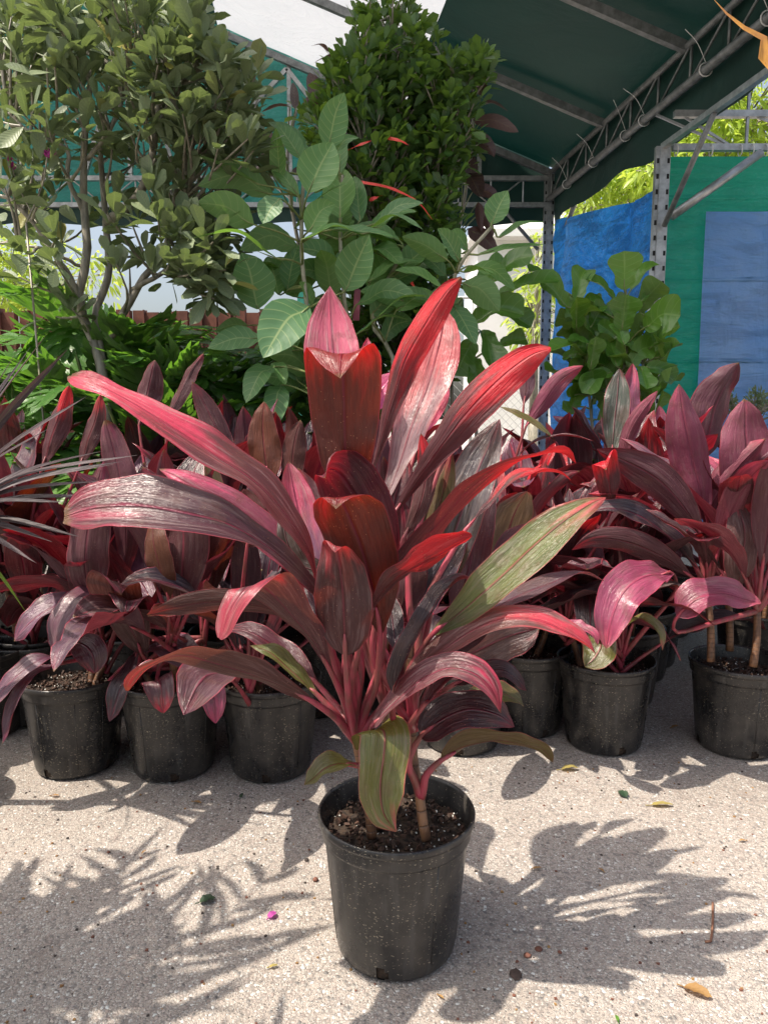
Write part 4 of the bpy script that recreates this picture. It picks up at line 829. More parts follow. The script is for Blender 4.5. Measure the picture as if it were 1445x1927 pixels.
def leafcloud(mb, centers, rng_, n, L, Wr, prof, spread, droop=.2, up=.4, seg=4, m=1, mi=0, tone=(0, 1)):
    """n leaves around each twig end"""
    for c, d in centers:
        for _ in range(n):
            a = np.array([rng_.gauss(0, 1) for _ in range(3)]); a /= np.linalg.norm(a); dr = a + d * .8 + np.array((0, 0, up)); dr /= np.linalg.norm(dr)
            l = L * rng_.uniform(.65, 1.15); s = c + a * spread * rng_.random()
            pts = [s, s + dr * l * .5 + np.array((0, 0, -droop * l * .12)), s + dr * l + np.array((0, 0, -droop * l * .5))]
            nh = np.array((rng_.gauss(0, .5), rng_.gauss(-.25, .5), 1.0))
            blade(mb, pts, l * Wr * rng_.uniform(.85, 1.15), prof, nh, .5, 0, rng_.uniform(.05, .4), 0, seg, m, mi, rng_.uniform(*tone))
# far trees
def far_tree(label, blobs, Y, seed, trunk_px, n=90, L=.16, name='broadleaf_tree', grp='bright green trees beyond the shelter'):
    rr = random.Random(seed); base = PY(trunk_px, 700, Y); t = thing(name, label, 'tree', (base[0], Y, 0), grp)
    mb = MB(); tk = MB(); cs = []
    ztop = PY(blobs[0][0], blobs[0][1], Y)[2]; root = np.array((base[0], Y, 0.)); fork = np.array((base[0], Y, ztop * .45))
    tk.tube([root, (root + fork) / 2 + np.array((.05, 0, 0)), fork], [.13, .10, .08], 8)
    for (bx, by, rx, ry, cnt) in blobs:
        c0 = PY(bx, by, Y); tk.tube(spline([fork, (fork + c0) / 2 + np.array((0, 0, .2)), c0], 6), np.linspace(.06, .02, 6), 6)
        for _ in range(cnt):
            while True:
                u, v = rr.uniform(-1, 1), rr.uniform(-1, 1)
                if u * u + v * v < 1: break
            c = PY(bx + u * rx, by + v * ry, Y) + np.array((0, rr.uniform(-.8, .8), 0)); dd = c - c0; dd /= np.linalg.norm(dd) + 1e-6; cs.append((c, dd))
            if rr.random() < .35: tk.tube([c0 + (c - c0) * .3, c], [.012, .005], 4)
    leafcloud(mb, cs, rr, 6, L, .30, 'ovate', .12, .8, -.3, 4, 1)
    mb.build('crown', 'fartree', t); tk.build('trunk', 'bark', t)
far_tree('yellow green tree standing beyond the green tarpaulin wall, top right', [(1400, 230, 130, 110, 330), (1300, 330, 120, 60, 150), (1480, 330, 120, 120, 120), (1290, 240, 60, 60, 60)], 9.5, 1, 1420)
far_tree('yellow green tree top showing above the blue tarpaulin', [(1180, 350, 90, 50, 170), (1110, 385, 60, 40, 80), (1230, 300, 60, 50, 70)], 10.5, 2, 1190)
far_tree('yellow green tree seen at the left edge above the rusty fence', [(20, 510, 70, 75, 170), (100, 560, 60, 35, 60), (-60, 480, 80, 90, 60), (170, 520, 50, 60, 35)], 12, 3, 20)
far_tree('slender green tree in front of the white building', [(1005, 600, 32, 70, 75), (1010, 500, 28, 50, 40)], 9.8, 4, 1005, L=.13)

# ------------------------------------------------------------------ potted green things
def green_leaf(mb, st, tip, W, nh, prof, depth, droop=.12, pet=.35, fold=.18, tone=None, stem=None, wave=.02, seg=14, m=3, bend=.0):
    """st = point on the stem, tip = leaf tip (both world); a stalk then a blade"""
    base = st
    v = tip - base; L = np.linalg.norm(v); mid = (base + tip) / 2 + np.array((0, 0, droop * L)); 
    pts = [base, base * .7 + mid * .3 + v * .03, mid, tip]
    blade(mb, pts, W, prof, nh, .5, rnd.uniform(-.2, .2), fold, wave, seg, m, 0, rnd.random() if tone is None else tone)
def placed_plant(name, label, cat, potpx, potY, stems, leaves, mat, prof, stemmat, d0, pot=True, rstem=.011, grp=None, wsc=1.06, fo=.2):
    """stems: px polylines with depth; leaves: (bx,by,tx,ty,width px,(normal),dz)"""
    base = np.array((PY(potpx, 800, potY)[0], potY, 0.)); t = thing(name, label, cat, base, grp)
    if pot: make_pot_parts(t, base, int(potpx), detail=False, sc=1.15)
    SP = []
    for st in stems:
        pts = [P(*p) for p in st]; pts = [base + np.array((rnd.uniform(-.04, .04), rnd.uniform(-.04, .04), .24))] + pts[::1]
        c = spline(pts, 22); SP.append(c); mb = MB(); mb.tube(c, np.linspace(rstem, rstem * .6, 22), 10); mb.build('stem', stemmat, t)
    allS = np.concatenate(SP); 
    for (bx, by, tx, ty, wpx, nh, dz) in leaves:
        d = d0 + dz; b = P(bx, by, d); tp = P(tx, ty, d + rnd.uniform(-.12, .06)); wd = wpx / FPX * d * wsc; tp = b + (tp - b) * 1.12; mb = MB()
        j = int(np.argmin(np.linalg.norm(allS - b + np.array((0, 0, .04)), axis=1))); s = allS[j]
        mb.tube(spline([s, (s + b) / 2 + np.array((0, 0, .008)), b, b + (tp - b) * .25 + np.array((0, 0, .03 * np.linalg.norm(tp - b)))], 8), [.0042, .004, .0038, .0036, .0033, .003, .002, .001], 6, mi=1)
        green_leaf(mb, b, tp, wd, cam_n(nh[0] + rnd.uniform(-.3, .3), nh[1] + rnd.uniform(-.2, .3), nh[2]), prof, d, fold=fo * rnd.uniform(.5, 1.8), droop=rnd.uniform(.02, .2), wave=.035); mb.build('leaf', [mat, 'greenstem'], t)
    return t
U_ = (0, .8, .6); D_ = (0, .5, -.8); F_ = (.1, .4, 1); S_ = (0, 1, .15); BK = (0, .3, -1)
BAN = [(616,282,645,186,54,F_,0),(638,330,643,255,28,F_,.1),(580,363,622,278,78,F_,-.12),(527,346,520,251,32,F_,0),(569,302,525,238,40,F_,.05),(582,288,512,236,38,F_,.12),(562,369,513,314,28,U_,-.05),(485,346,382,298,30,S_,-.05),(510,329,431,288,24,S_,.05),(515,366,388,352,48,BK,0),(478,423,382,386,56,BK,-.08),
 (527,373,498,416,50,F_,-.15),(623,298,670,263,28,F_,0),(592,379,648,349,28,U_,-.05),(640,411,640,325,64,F_,.08),(677,418,668,340,36,F_,.1),(579,437,626,390,48,F_,-.08),(621,433,736,447,40,U_,-.1),(569,450,682,450,34,U_,-.15),(650,548,690,454,70,F_,-.05),(485,582,458,487,84,F_,.02),(523,487,382,452,26,S_,-.1),(562,464,464,470,48,BK,.1),
 (582,577,505,663,86,F_,-.12),(491,636,402,653,50,F_,-.08),(589,575,566,535,30,F_,.05),(515,690,469,751,48,F_,0),(530,724,515,798,44,F_,.02),(466,612,411,622,26,BK,.1),(512,683,535,720,28,F_,.05),(709,420,787,386,28,F_,.05),(694,430,785,432,28,U_,0),(673,572,771,562,52,F_,.08),(700,605,795,562,24,S_,-.05),(670,629,761,605,22,S_,0),
 (625,560,606,480,56,BK,.15),(700,655,700,695,34,F_,.1),(690,700,712,745,36,F_,.1),(650,640,600,700,60,F_,.15),(610,640,590,720,40,F_,.18),(740,520,800,480,40,BK,.2),(720,540,790,510,46,F_,.2),(600,500,545,545,44,BK,.2),(560,560,520,520,40,F_,.2),(690,470,752,500,40,F_,.2),(640,470,600,430,46,BK,.2)]
bx_ = random.Random(23)
for _ in range(40):
    x_, y_ = bx_.uniform(520, 770), bx_.uniform(400, 740); a_ = bx_.uniform(-2.9, -.2); l_ = bx_.uniform(60, 95)
    BAN.append((x_, y_, x_ + l_ * math.cos(a_), y_ + l_ * .8 * math.sin(a_), bx_.uniform(40, 56), bx_.choice((F_, F_, U_, BK)), bx_.uniform(.10, .28)))
placed_plant('large_leaved_ficus', 'large leaved ficus with pale veins and slim grey stem, standing behind the largest red plant', 'potted plant', 620, 2.72,
 [[(590, 760, 2.72), (580, 600, 2.70), (568, 480, 2.68), (570, 355, 2.66), (580, 290, 2.66)], [(680, 740, 2.80), (650, 580, 2.82), (640, 430, 2.80), (645, 330, 2.78)], [(740, 720, 2.8), (700, 600, 2.84), (760, 470, 2.86)]], BAN, 'banyan', 'ellip', 'palestem', 2.68)
BAN2 = [(924,422,952,365,48,F_,0),(937,447,1014,420,20,U_,0),(864,492,827,437,40,F_,-.05),(842,490,765,450,42,BK,0),(897,480,1012,462,26,U_,0),(872,512,925,517,26,S_,0),(870,532,932,580,54,BK,.05),(832,542,752,512,34,U_,-.05),(810,565,755,545,28,F_,0),(880,470,850,440,30,F_,.05),(860,540,800,600,50,F_,.1),(850,570,890,640,46,F_,.1),(890,500,960,540,40,F_,.12),(840,520,790,480,44,F_,.12)]
placed_plant('large_leaved_ficus', 'smaller large leaved ficus with a leaning shoot, right of the red tied bush', 'potted plant', 845, 2.95, [[(838, 720, 2.9), (842, 585, 2.85), (864, 500, 2.8), (924, 428, 2.76)]], BAN2, 'banyan', 'ellip', 'palestem', 2.78)
FID0 = [(937,555,1040,530,50,U_,0),(925,530,995,487,46,F_,.05),(885,610,975,595,62,F_,0),(930,580,992,612,48,F_,.05),(905,622,925,690,56,F_,-.05),(890,640,860,700,56,F_,0),(940,650,985,640,40,F_,.1),(870,560,830,620,56,BK,.1),(880,670,900,735,50,F_,.05),(850,650,815,700,50,F_,.1),(820,620,790,680,46,F_,.15),(900,530,950,500,50,F_,.1),(830,690,790,720,46,F_,.15)]
placed_plant('fiddle_leaf_fig', 'dark fiddle leaf fig left of the far steel post, behind the leaning ficus shoot', 'potted plant', 890, 3.15, [[(895, 760, 3.1), (892, 640, 3.06), (905, 540, 3.05)], [(850, 740, 3.12), (860, 600, 3.1)]], FID0, 'fiddle', 'fiddle', 'bark', 3.02, rstem=.010, wsc=1.15, fo=.35)
FID = [(1174,545,1174,480,60,F_,-.02),(1156,564,1107,530,36,U_,0),(1143,592,1101,567,36,U_,0),(1170,620,1177,561,66,F_,-.08),(1202,586,1240,536,50,BK,.05),(1205,567,1233,547,24,F_,0),(1212,617,1272,597,66,F_,-.05),(1084,617,1084,565,46,F_,-.05),(1084,567,1100,514,46,F_,0),(1065,577,1019,530,54,F_,0),(1040,539,1000,514,36,U_,.05),(1187,545,1234,503,30,U_,.08),(1174,648,1156,611,42,F_,-.08),(1165,640,1128,612,30,F_,0),(1115,650,1072,640,38,U_,-.1),(1100,670,1043,662,38,U_,-.05),(1110,695,1120,640,42,F_,-.05),(1160,690,1145,640,40,F_,-.05),(1180,690,1225,655,44,F_,0),(1222,655,1258,645,24,U_,0),(1215,690,1262,715,44,F_,0),(1205,690,1215,728,40,F_,-.05),
 (1120,720,1075,700,44,F_,.05),(1140,730,1130,690,44,F_,.02),(1170,740,1190,700,44,F_,.02),(1100,740,1090,700,40,F_,.08),(1210,740,1240,730,40,F_,.06),(1080,620,1050,600,34,BK,.1),(1190,640,1215,610,44,BK,.1),(1130,600,1120,560,34,BK,.12),(1150,700,1100,735,44,F_,0),(1085,650,1060,620,40,BK,.08),(1195,620,1160,570,44,BK,.15),(1230,620,1250,570,40,BK,.12),(1105,620,1120,580,34,F_,.1)]
fx = random.Random(17); FIDX = []
for _ in range(62):
    a_ = fx.uniform(-2.8, -.3); x_ = fx.uniform(1050, 1250); y_ = fx.uniform(600, 790); FIDX.append((x_, y_, x_ + 44 * math.cos(a_), y_ + 44 * math.sin(a_), 44, (fx.uniform(-.6, .6), .6, fx.uniform(.2, 1)), fx.uniform(0, .15)))
placed_plant('fiddle_leaf_fig', 'bushy fiddle leaf fig with broad glossy leaves in front of the blue tarpaulin', 'potted plant', 1150, 3.3, [[(1165, 760, 3.18), (1180, 650, 3.15), (1176, 540, 3.13)], [(1110, 760, 3.18), (1088, 660, 3.15), (1086, 565, 3.13)], [(1200, 750, 3.2), (1215, 640, 3.18), (1235, 560, 3.18)]], FID + FIDX, 'fiddle', 'fiddle', 'bark', 3.12, rstem=.009, wsc=1.12, fo=.38)
RUB = [(545,198,498,210,14,S_,0),(556,205,552,160,16,F_,0),(602,192,585,142,32,F_,0),(622,100,590,88,14,S_,.1),(640,115,596,118,16,S_,.1),(600,185,575,195,20,BK,0),(520,270,476,265,28,BK,0),(530,290,490,300,30,F_,0),(540,300,510,330,28,F_,0),(500,310,465,340,28,F_,0),(550,320,590,345,26,F_,0),(530,250,515,235,16,F_,0),(900,195,950,208,18,S_,0),(890,225,966,246,26,BK,0),(885,262,925,292,36,F_,0),(880,290,888,345,26,F_,0),(870,330,900,366,40,U_,0),(905,180,905,140,22,F_,0),(880,240,860,210,30,F_,0),(890,360,935,375,30,F_,.1),(905,400,925,440,18,BK,.1),(900,380,905,430,18,BK,.1),(880,430,930,470,30,BK,.1)]
placed_plant('rubber_plant', 'burgundy rubber plant with dark leaves showing on both sides of the red tied bush', 'potted plant', 700, 4.1, [[(620, 700, 4.0), (560, 450, 3.95), (540, 300, 3.95), (560, 200, 3.95)], [(820, 650, 4.0), (860, 450, 3.98), (880, 330, 3.95), (890, 200, 3.95)], [(640, 600, 4.0), (620, 300, 4.0), (640, 110, 4.0)]], RUB, 'rubber', 'ovate', 'bark', 3.55, rstem=.014)

# left ficus tree
def crown_tree(name, label, basept, limbs, blobs, d0, mat, L, Wr, prof, per, seed, rl=.016, pot=True, jit=.35, twr=.0035, up=.4, seg=4, m=1, droop=.3, spread=.03, potsc=1.3):
    rr = random.Random(seed); t = thing(name, label, 'tree', basept)
    if pot: make_pot_parts(t, np.array(basept), seed, detail=False, sc=potsc)
    tk = MB(); S = []
    for limb, r0, r1 in limbs:
        c = spline([P(*p) for p in limb], 26); c = c + np.array([[.006 * mnoise.noise(Vector((i * .6, seed + k * 7, r0 * 99))) for k in range(3)] for i in range(26)]); S.append(c); tk.tube(c, np.linspace(r0, r1, 26), 9)
    S = np.concatenate(S); cs = []
    for (bx, by, rx, ry, cnt) in blobs:
        for _ in range(cnt):
            while True:
                u, v = rr.uniform(-1, 1), rr.uniform(-1, 1)
                if u * u + v * v < 1: break
            c = P(bx + u * rx, by + v * ry, d0 + rr.uniform(-jit, jit)); dist = np.linalg.norm(S - (c - np.array((0, 0, .12))), axis=1); s = S[int(np.argmin(dist))]; v_ = c - s; l = np.linalg.norm(v_)
            md = (s + c) / 2 + np.array((rr.gauss(0, .05 * l), rr.gauss(0, .05 * l), -.06 * l))
            tk.tube(spline([s, md, c], 6), np.linspace(twr * 2.0, twr * .8, 6), 5, closed=False); cs.append((c, v_ / (l + 1e-6)))
            if l > .15: cs.append((md * .3 + c * .7, np.array((rr.gauss(0, 1), rr.gauss(0, 1), .5))))
    mb = MB(); leafcloud(mb, cs, rr, per, L, Wr, prof, spread, droop, up, seg, m)
    tk.build('trunk', 'bark', t); mb.build('crown', mat, t); return t
bx = PY(185, 800, 2.9)
def lb(*pts): return [(x, y, d) for x, y, d in pts]
crown_tree('ficus_tree', 'tall bushy ficus tree with many bare grey limbs filling the upper left', (bx[0], 2.9, 0), [
 (lb((200,1150,2.85),(200,800,2.85),(190,680,2.85),(150,570,2.82),(165,480,2.8),(160,390,2.8),(157,300,2.8),(165,200,2.78),(180,60,2.75)), .028, .009),
 (lb((195,700,2.85),(180,590,2.86),(205,520,2.88),(200,420,2.9),(195,360,2.9),(190,280,2.9),(200,200,2.9),(230,80,2.9)), .018, .006),
 (lb((200,415,2.88),(235,395,2.84),(268,355,2.8),(285,300,2.78),(298,200,2.75),(310,90,2.75)), .020, .007),
 (lb((205,640,2.85),(260,540,2.85),(310,470,2.85),(325,400,2.88),(338,320,2.9),(345,200,2.9)), .016, .006),
 (lb((250,545,2.85),(320,500,2.8),(350,420,2.8),(352,300,2.8)), .010, .005),
 (lb((150,570,2.82),(130,520,2.78),(85,450,2.75),(55,410,2.72),(15,372,2.7),(-40,365,2.7)), .013, .006),
 (lb((140,545,2.84),(110,490,2.9),(60,400,2.95),(40,300,3.0),(20,200,3.0)), .011, .005),
 (lb((160,400,2.8),(130,340,2.76),(125,280,2.74),(60,250,2.7),(15,210,2.7)), .010, .004),
 (lb((165,300,2.8),(210,240,2.76),(235,170,2.74),(260,60,2.74)), .009, .004),
 (lb((298,200,2.75),(350,150,2.72),(400,110,2.7),(430,60,2.7)), .007, .004),
 (lb((338,320,2.9),(400,280,2.88),(450,240,2.86)), .007, .004),
 (lb((150,500,2.8),(90,470,2.72),(30,460,2.7),(-30,455,2.7)), .007, .004),
 ], [(190,100,220,110,50),(50,100,100,110,16),(370,170,120,110,38),(340,280,140,80,20),(60,250,100,70,12),(430,230,60,60,12),(200,240,160,70,9),(50,370,80,50,7),(370,400,80,60,14),(190,370,150,60,8),(385,470,50,70,26),(60,470,70,60,8),(280,480,80,50,5),(390,540,30,30,8),(100,560,60,30,4),(450,280,50,50,14),(340,60,60,50,20),(120,20,150,40,36),(430,160,45,50,12)], 2.8, 'ficus', .108, .46, 'obov', 5, 31, seg=6, m=2, spread=.05, jit=.3)
mg = MB(); rr = random.Random(4)
leafcloud(mg, [(P(x, y, 2.6), np.array((0, 0, 1.))) for x, y in ((88, 290), (92, 297), (20, 305), (24, 318), (97, 292))], rr, 5, .022, .7, 'ovate', .01)
mg2 = MB(); mg2.tube(spline([P(50, 420, 2.62), P(80, 350, 2.62), P(90, 292, 2.6)], 8), .003, 5); mg2.tube(spline([P(60, 400, 2.62), P(35, 350, 2.62), P(22, 312, 2.6)], 8), .003, 5); mg2.tube([np.array((PY(50, 420, 2.6)[0], 2.7, 0)), P(50, 420, 2.62)], .004, 5)
bgv = thing('flowering_shrub', 'magenta flowers of a thin climber inside the left ficus tree', 'plant', (PY(50, 420, 2.6)[0], 2.7, 0)); mg.build('flowers', 'magenta', bgv); mg2.build('stem', 'bark', bgv)

# dense bush tied with red tape
bc = PY(745, 800, 3.5)
crown_tree('dense_ficus_bush', 'tall dense dark green bush tied with red tape in the centre', (bc[0], 3.5, 0), [
 (lb((745,1000,3.45),(742,800,3.45),(740,600,3.4),(738,400,3.4),(735,250,3.4),(740,120,3.4),(735,30,3.4)), .020, .005),
 (lb((745,800,3.45),(770,600,3.45),(800,420,3.45),(850,280,3.4),(880,150,3.35)), .014, .005),
 (lb((740,800,3.45),(700,600,3.45),(670,420,3.45),(640,300,3.4),(660,190,3.4),(690,80,3.4)), .014, .005),
 (lb((740,500,3.4),(690,350,3.3),(680,200,3.3)), .010, .004), (lb((740,500,3.5),(790,350,3.6),(800,180,3.6)), .010, .004)],
 [(735,300,135,110,150),(700,180,80,70,60),(790,220,90,80,70),(610,300,40,50,18),(905,130,22,40,10),(590,200,25,40,8),(690,20,14,30,5),(770,40,16,36,6),(720,120,85,55,55),(735,35,35,45,16),(850,160,60,50,34),(740,430,130,90,150),(750,520,110,70,110),(740,610,110,80,90),(730,690,120,50,60),(640,240,60,70,34),(850,260,60,60,34),(870,130,40,25,14),(650,160,50,40,16),(800,90,25,40,8),(690,60,25,35,8),(740,360,110,70,80)], 3.42, 'bush', .076, .50, 'obov', 6, 47, jit=.26, seg=4, spread=.04, rl=.012)
mb = MB()
for ln in ([(650, 338), (700, 345), (740, 352), (785, 375), (815, 412)], [(652, 288), (672, 276), (700, 268)], [(730, 263), (752, 266), (770, 275)], [(695, 372), (720, 366)], [(740, 480), (770, 520), (790, 560)], [(760, 500), (800, 510), (820, 530)], [(720, 490), (760, 470)]):
    c = spline([P(x, y + rr.uniform(-5, 5), 3.08 + rr.uniform(-.03, .03)) for x, y in ln], 12); blade(mb, c, .016, 'strap', cam_n(rr.uniform(-.4, .4), .5, 1), .5, rr.uniform(-3, 3), .1, .1, 14, 1)
tag(mb.build('red_tape', 'redtape'), 'red tape wound around the dense dark green bush', 'tape')
mb = MB(); mb.bar(P(673, 545, 2.95), P(670, 603, 2.95), .026, .004, up=(0, 1, 0)); mb.bar(P(673, 520, 2.95), P(673, 545, 2.95), .006, .003, up=(0, 1, 0)); tag(mb.build('pink_tape', 'pinktape'), 'short strip of pink tape hanging behind the tall pale pink leaf', 'tape')

# split leaf philodendrons
def split_leaf(mb, base, dirv, L, nh, rr, tone):
    dirv = dirv / np.linalg.norm(dirv); tip = base + dirv * L + np.array((0, 0, -.22 * L)); mid = base + dirv * L * .5 + np.array((0, 0, .06 * L))
    C = spline([base, mid, tip], 22); nh = np.array(nh, float)
    blade(mb, C[::3], .17 * L, 'band', nh, seg_ := .5, 0, .1, .02, 12, 2, 0, tone)
    nl = 8
    for i in range(nl):
        t = .06 + .88 * i / (nl - 1); k = int(t * 21); c = C[k]; T = C[min(k + 1, 21)] - C[max(k - 1, 0)]; T /= np.linalg.norm(T); N = nh - nh.dot(T) * T; N /= np.linalg.norm(N); Bv = np.cross(T, N)
        for s in (-1, 1):
            ll = L * .50 * (math.sin(math.pi * min(1, .25 + .72 * t)) ** .7) * rr.uniform(.85, 1.1); an = R_(70 - 52 * t); d = Bv * s * math.sin(an) + T * math.cos(an)
            p1 = c + d * ll * .5 + N * .04 * ll * rr.uniform(0, 1.5); p2 = c + d * ll + T * ll * .16 - N * ll * .18 * rr.random()
            blade(mb, [c, p1, p2], .115 * L, 'band', N, .5, 0, .18, .06, 8, 2, 0, tone)
            for q in (.5, .78):
                w0 = c * (1 - q) + p2 * q; blade(mb, [w0 - d * .04 * L, w0 + (T * .5 + d * .5) * ll * .20, w0 + (T * .8 + d * .5) * ll * .34], .055 * L, 'band', N, .5, 0, .1, 0, 4, 1, 0, tone)
def philo(label, px, Y, h, n, L, seed, rngaz=(0, 6.28)):
    rr = random.Random(seed); base = np.array((PY(px, 800, Y)[0], Y, 0.)); t = thing('split_leaf_philodendron', label, 'potted plant', base, 'split leaf philodendrons behind the red plants')
    make_pot_parts(t, base, seed, detail=False, sc=1.2); top = base + np.array((0, 0, .40))
    mb = MB(); mb.tube(spline([base + np.array((0, 0, .2)), top], 5), .03, 8); mb.build('stem', 'bark', t)
    for i in range(n):
        az = i * 2.4 + rr.uniform(-.3, .3); f = i / n; el = R_(88 - 62 * f); d = np.array((math.cos(az) * math.cos(el), math.sin(az) * math.cos(el), math.sin(el))); pl = (h - .40) * (1.0 - .35 * f) * rr.uniform(.9, 1.1)
        e = top + d * pl + np.array((0, 0, 0)); out = np.array((math.cos(az), math.sin(az), rr.uniform(-.1, .9))); mb = MB()
        mb.tube(spline([top, (top + e) / 2 + np.array((0, 0, .05)), e], 8), np.linspace(.009, .005, 8), 6, mi=1)
        split_leaf(mb, e, out, L * rr.uniform(.75, 1.15), np.array((math.cos(az) * -.5, math.sin(az) * -.5 - .25, 1.)), rr, rr.random()); mb.build('leaf', ['philo', 'greenstem'], t)
philo('tallest split leaf philodendron, deep green, in front of the ficus tree trunk', 215, 3.35, 1.27, 30, .46, 71)
philo('split leaf philodendron at the left edge behind the dark strap leaves', 20, 3.3, 1.08, 26, .42, 72)
philo('lighter split leaf philodendron between the ficus tree and the large leaved ficus', 400, 3.2, 1.10, 26, .38, 73)
philo('low split leaf philodendron under the large leaved ficus', 540, 3.3, 1.0, 22, .34, 74)
philo('low split leaf philodendron behind the middle of the left row, below the tallest one', 290, 3.0, 1.08, 22, .36, 75)

# ferns
def fern(label, px, Y, h, n, L, seed):
    rr = random.Random(seed); base = np.array((PY(px, 800, Y)[0], Y, 0.)); t = thing('fern', label, 'potted plant', base, 'ferns behind the right hand rows'); make_pot_parts(t, base, seed, detail=False, sc=1.1)
    top = base + np.array((0, 0, h - .25)); mb = MB(); mb.tube([base + np.array((0, 0, .2)), top], .02, 8); mb.build('stem', 'bark', t)
    for i in range(n):
        az = i * 2.4; el = R_(rr.uniform(25, 82)); C = [top]; p = top.copy(); e = el
        for s in range(6): p = p + np.array((math.cos(az) * math.cos(e), math.sin(az) * math.cos(e), math.sin(e))) * L / 6; e -= .22; C.append(p)
        c = spline(C, 30); mb = MB(); mb.tube(c, np.linspace(.003, .001, 30), 4, mi=1); tn = rr.random()
        for k in range(4, 29):
            T = c[k] - c[k - 1]; T /= np.linalg.norm(T); N = np.array((0, 0, 1.)) - T[2] * T; N /= np.linalg.norm(N); Bv = np.cross(T, N); l = L * .22 * math.sin(math.pi * min(1, .15 + .85 * k / 30)) 
            for s in (-1, 1): d = Bv * s + T * .35; blade(mb, [c[k], c[k] + d * l * .5 + N * .003, c[k] + d * l - N * .1 * l], .017, 'band', N, .5, 0, .1, 0, 3, 1, 0, tn)
        mb.build('frond', ['fern', 'greenstem'], t)
fern('fern behind the row, in front of the blue tarpaulin foot', 1075, 3.05, .82, 14, .36, 81)
fern('fern at the right edge under the pale blue sheet', 1450, 3.3, .84, 16, .38, 82)
fern('fern just right of the fiddle leaf fig, below the green tarpaulin', 1262, 3.2, .84, 14, .36, 83)
fern('fern left of the far steel post, beneath the dark fiddle leaf fig', 975, 3.2, .80, 13, .34, 84)
crown_tree('small_shrub', 'small twiggy green shrub with reddish flower heads beside the right edge', (PY(1400, 800, 3.9)[0], 3.9, 0), [(lb((1405,1000,3.85),(1405,800,3.85),(1400,760,3.85)), .012, .006), (lb((1405,800,3.85),(1440,760,3.85)), .006, .004)], [(1400,755,50,20,36),(1440,760,40,20,20)], 3.85, 'ficus', .035, .35, 'ovate', 6, 91, jit=.15, pot=True, potsc=1.0)

# ------------------------------------------------------------------ strap leaved plants on the left
def strap_plant(label, base, top, tips, seed, n=0, L=.6, wd=.022, grp=None, low=-.1):
    rr = random.Random(seed); t = thing('strap_leaved_plant', label, 'potted plant', base, grp); make_pot_parts(t, np.array(base), seed, detail=False)
    top = np.array(top); mb = MB(); mb.tube(spline([np.array(base) + np.array((0, 0, .2)), (np.array(base) + top) / 2 + np.array((.01, 0, .1)), top], 8), np.linspace(.016, .012, 8), 8); mb.build('cane', 'cane', t)
    L_ = [np.array(p) for p in tips]
    for i in range(n):
        az = i * 2.399; el = rr.uniform(low, 1.4); L_.append(top + L * rr.uniform(.7, 1.1) * np.array((math.cos(az) * math.cos(el), math.sin(az) * math.cos(el), math.sin(el))))
    for tp in L_:
        v = tp - top; l = np.linalg.norm(v); mid = top + v * .5 + np.array((0, 0, .07 * l)); mb = MB()
        blade(mb, [top, top + v * .2 + np.array((0, 0, .04 * l)), mid, tp], wd * rr.uniform(.8, 1.2), 'strap', np.array((rr.gauss(0, .4), -.5, 1)), .5, rr.uniform(-.5, .5), .35, 0, 16, 2, 0, rr.random()); mb.build('leaf', 'spiky', t)
stp = P(-120, 985, 1.62); bs = np.array((stp[0] - .22, stp[1] + .10, 0))
strap_plant('dark purple strap leaved plant whose narrow leaves enter at the left edge', bs, stp, [P(60, 650, 1.5), P(130, 655, 1.6), P(165, 745, 1.55), P(36, 655, 1.55), P(232, 868, 1.62), P(190, 905, 1.6), P(205, 935, 1.65), P(128, 945, 1.5), P(150, 1010, 1.6), P(100, 1020, 1.55), P(70, 1060, 1.5), P(20, 700, 1.7), P(95, 805, 1.5)], 5, n=14, L=.5, low=.3)
# plants standing out of the frame on the left; their shade lies on the concrete
def fan_plant(label, base, top, seed, n1, L1, w1, n2, L2, w2):
    strap_plant(label, base, top, [], seed, n=n2, L=L2, wd=w2, low=-.2)
    t = [o for o in COL.objects if o.get('label') == label][0]; rr = random.Random(seed); top = np.array(top)
    for i in range(n1):
        az = i * 2.399; el = rr.uniform(-.5, 1.3); d = np.array((math.cos(az) * math.cos(el), math.sin(az) * math.cos(el), math.sin(el))); s0 = top + d * L1 * rr.uniform(0, .5); mb = MB()
        blade(mb, [s0, s0 + d * L1 * .5 + np.array((0, 0, .02)), s0 + d * L1 - np.array((0, 0, .04))], w1 * rr.uniform(.8, 1.2), 'band', np.array((rr.gauss(0, .4), rr.gauss(0, .4), 1)), .5, 0, .3, 0, 10, 2, 0, rr.random()); mb.build('leaf', 'spiky', t)
fan_plant('strap leaved plant standing out of view at the left, near the front', (-1.22, .90, 0), (-1.22, .90, 1.12), 6, 20, .26, .050, 38, .52, .034)
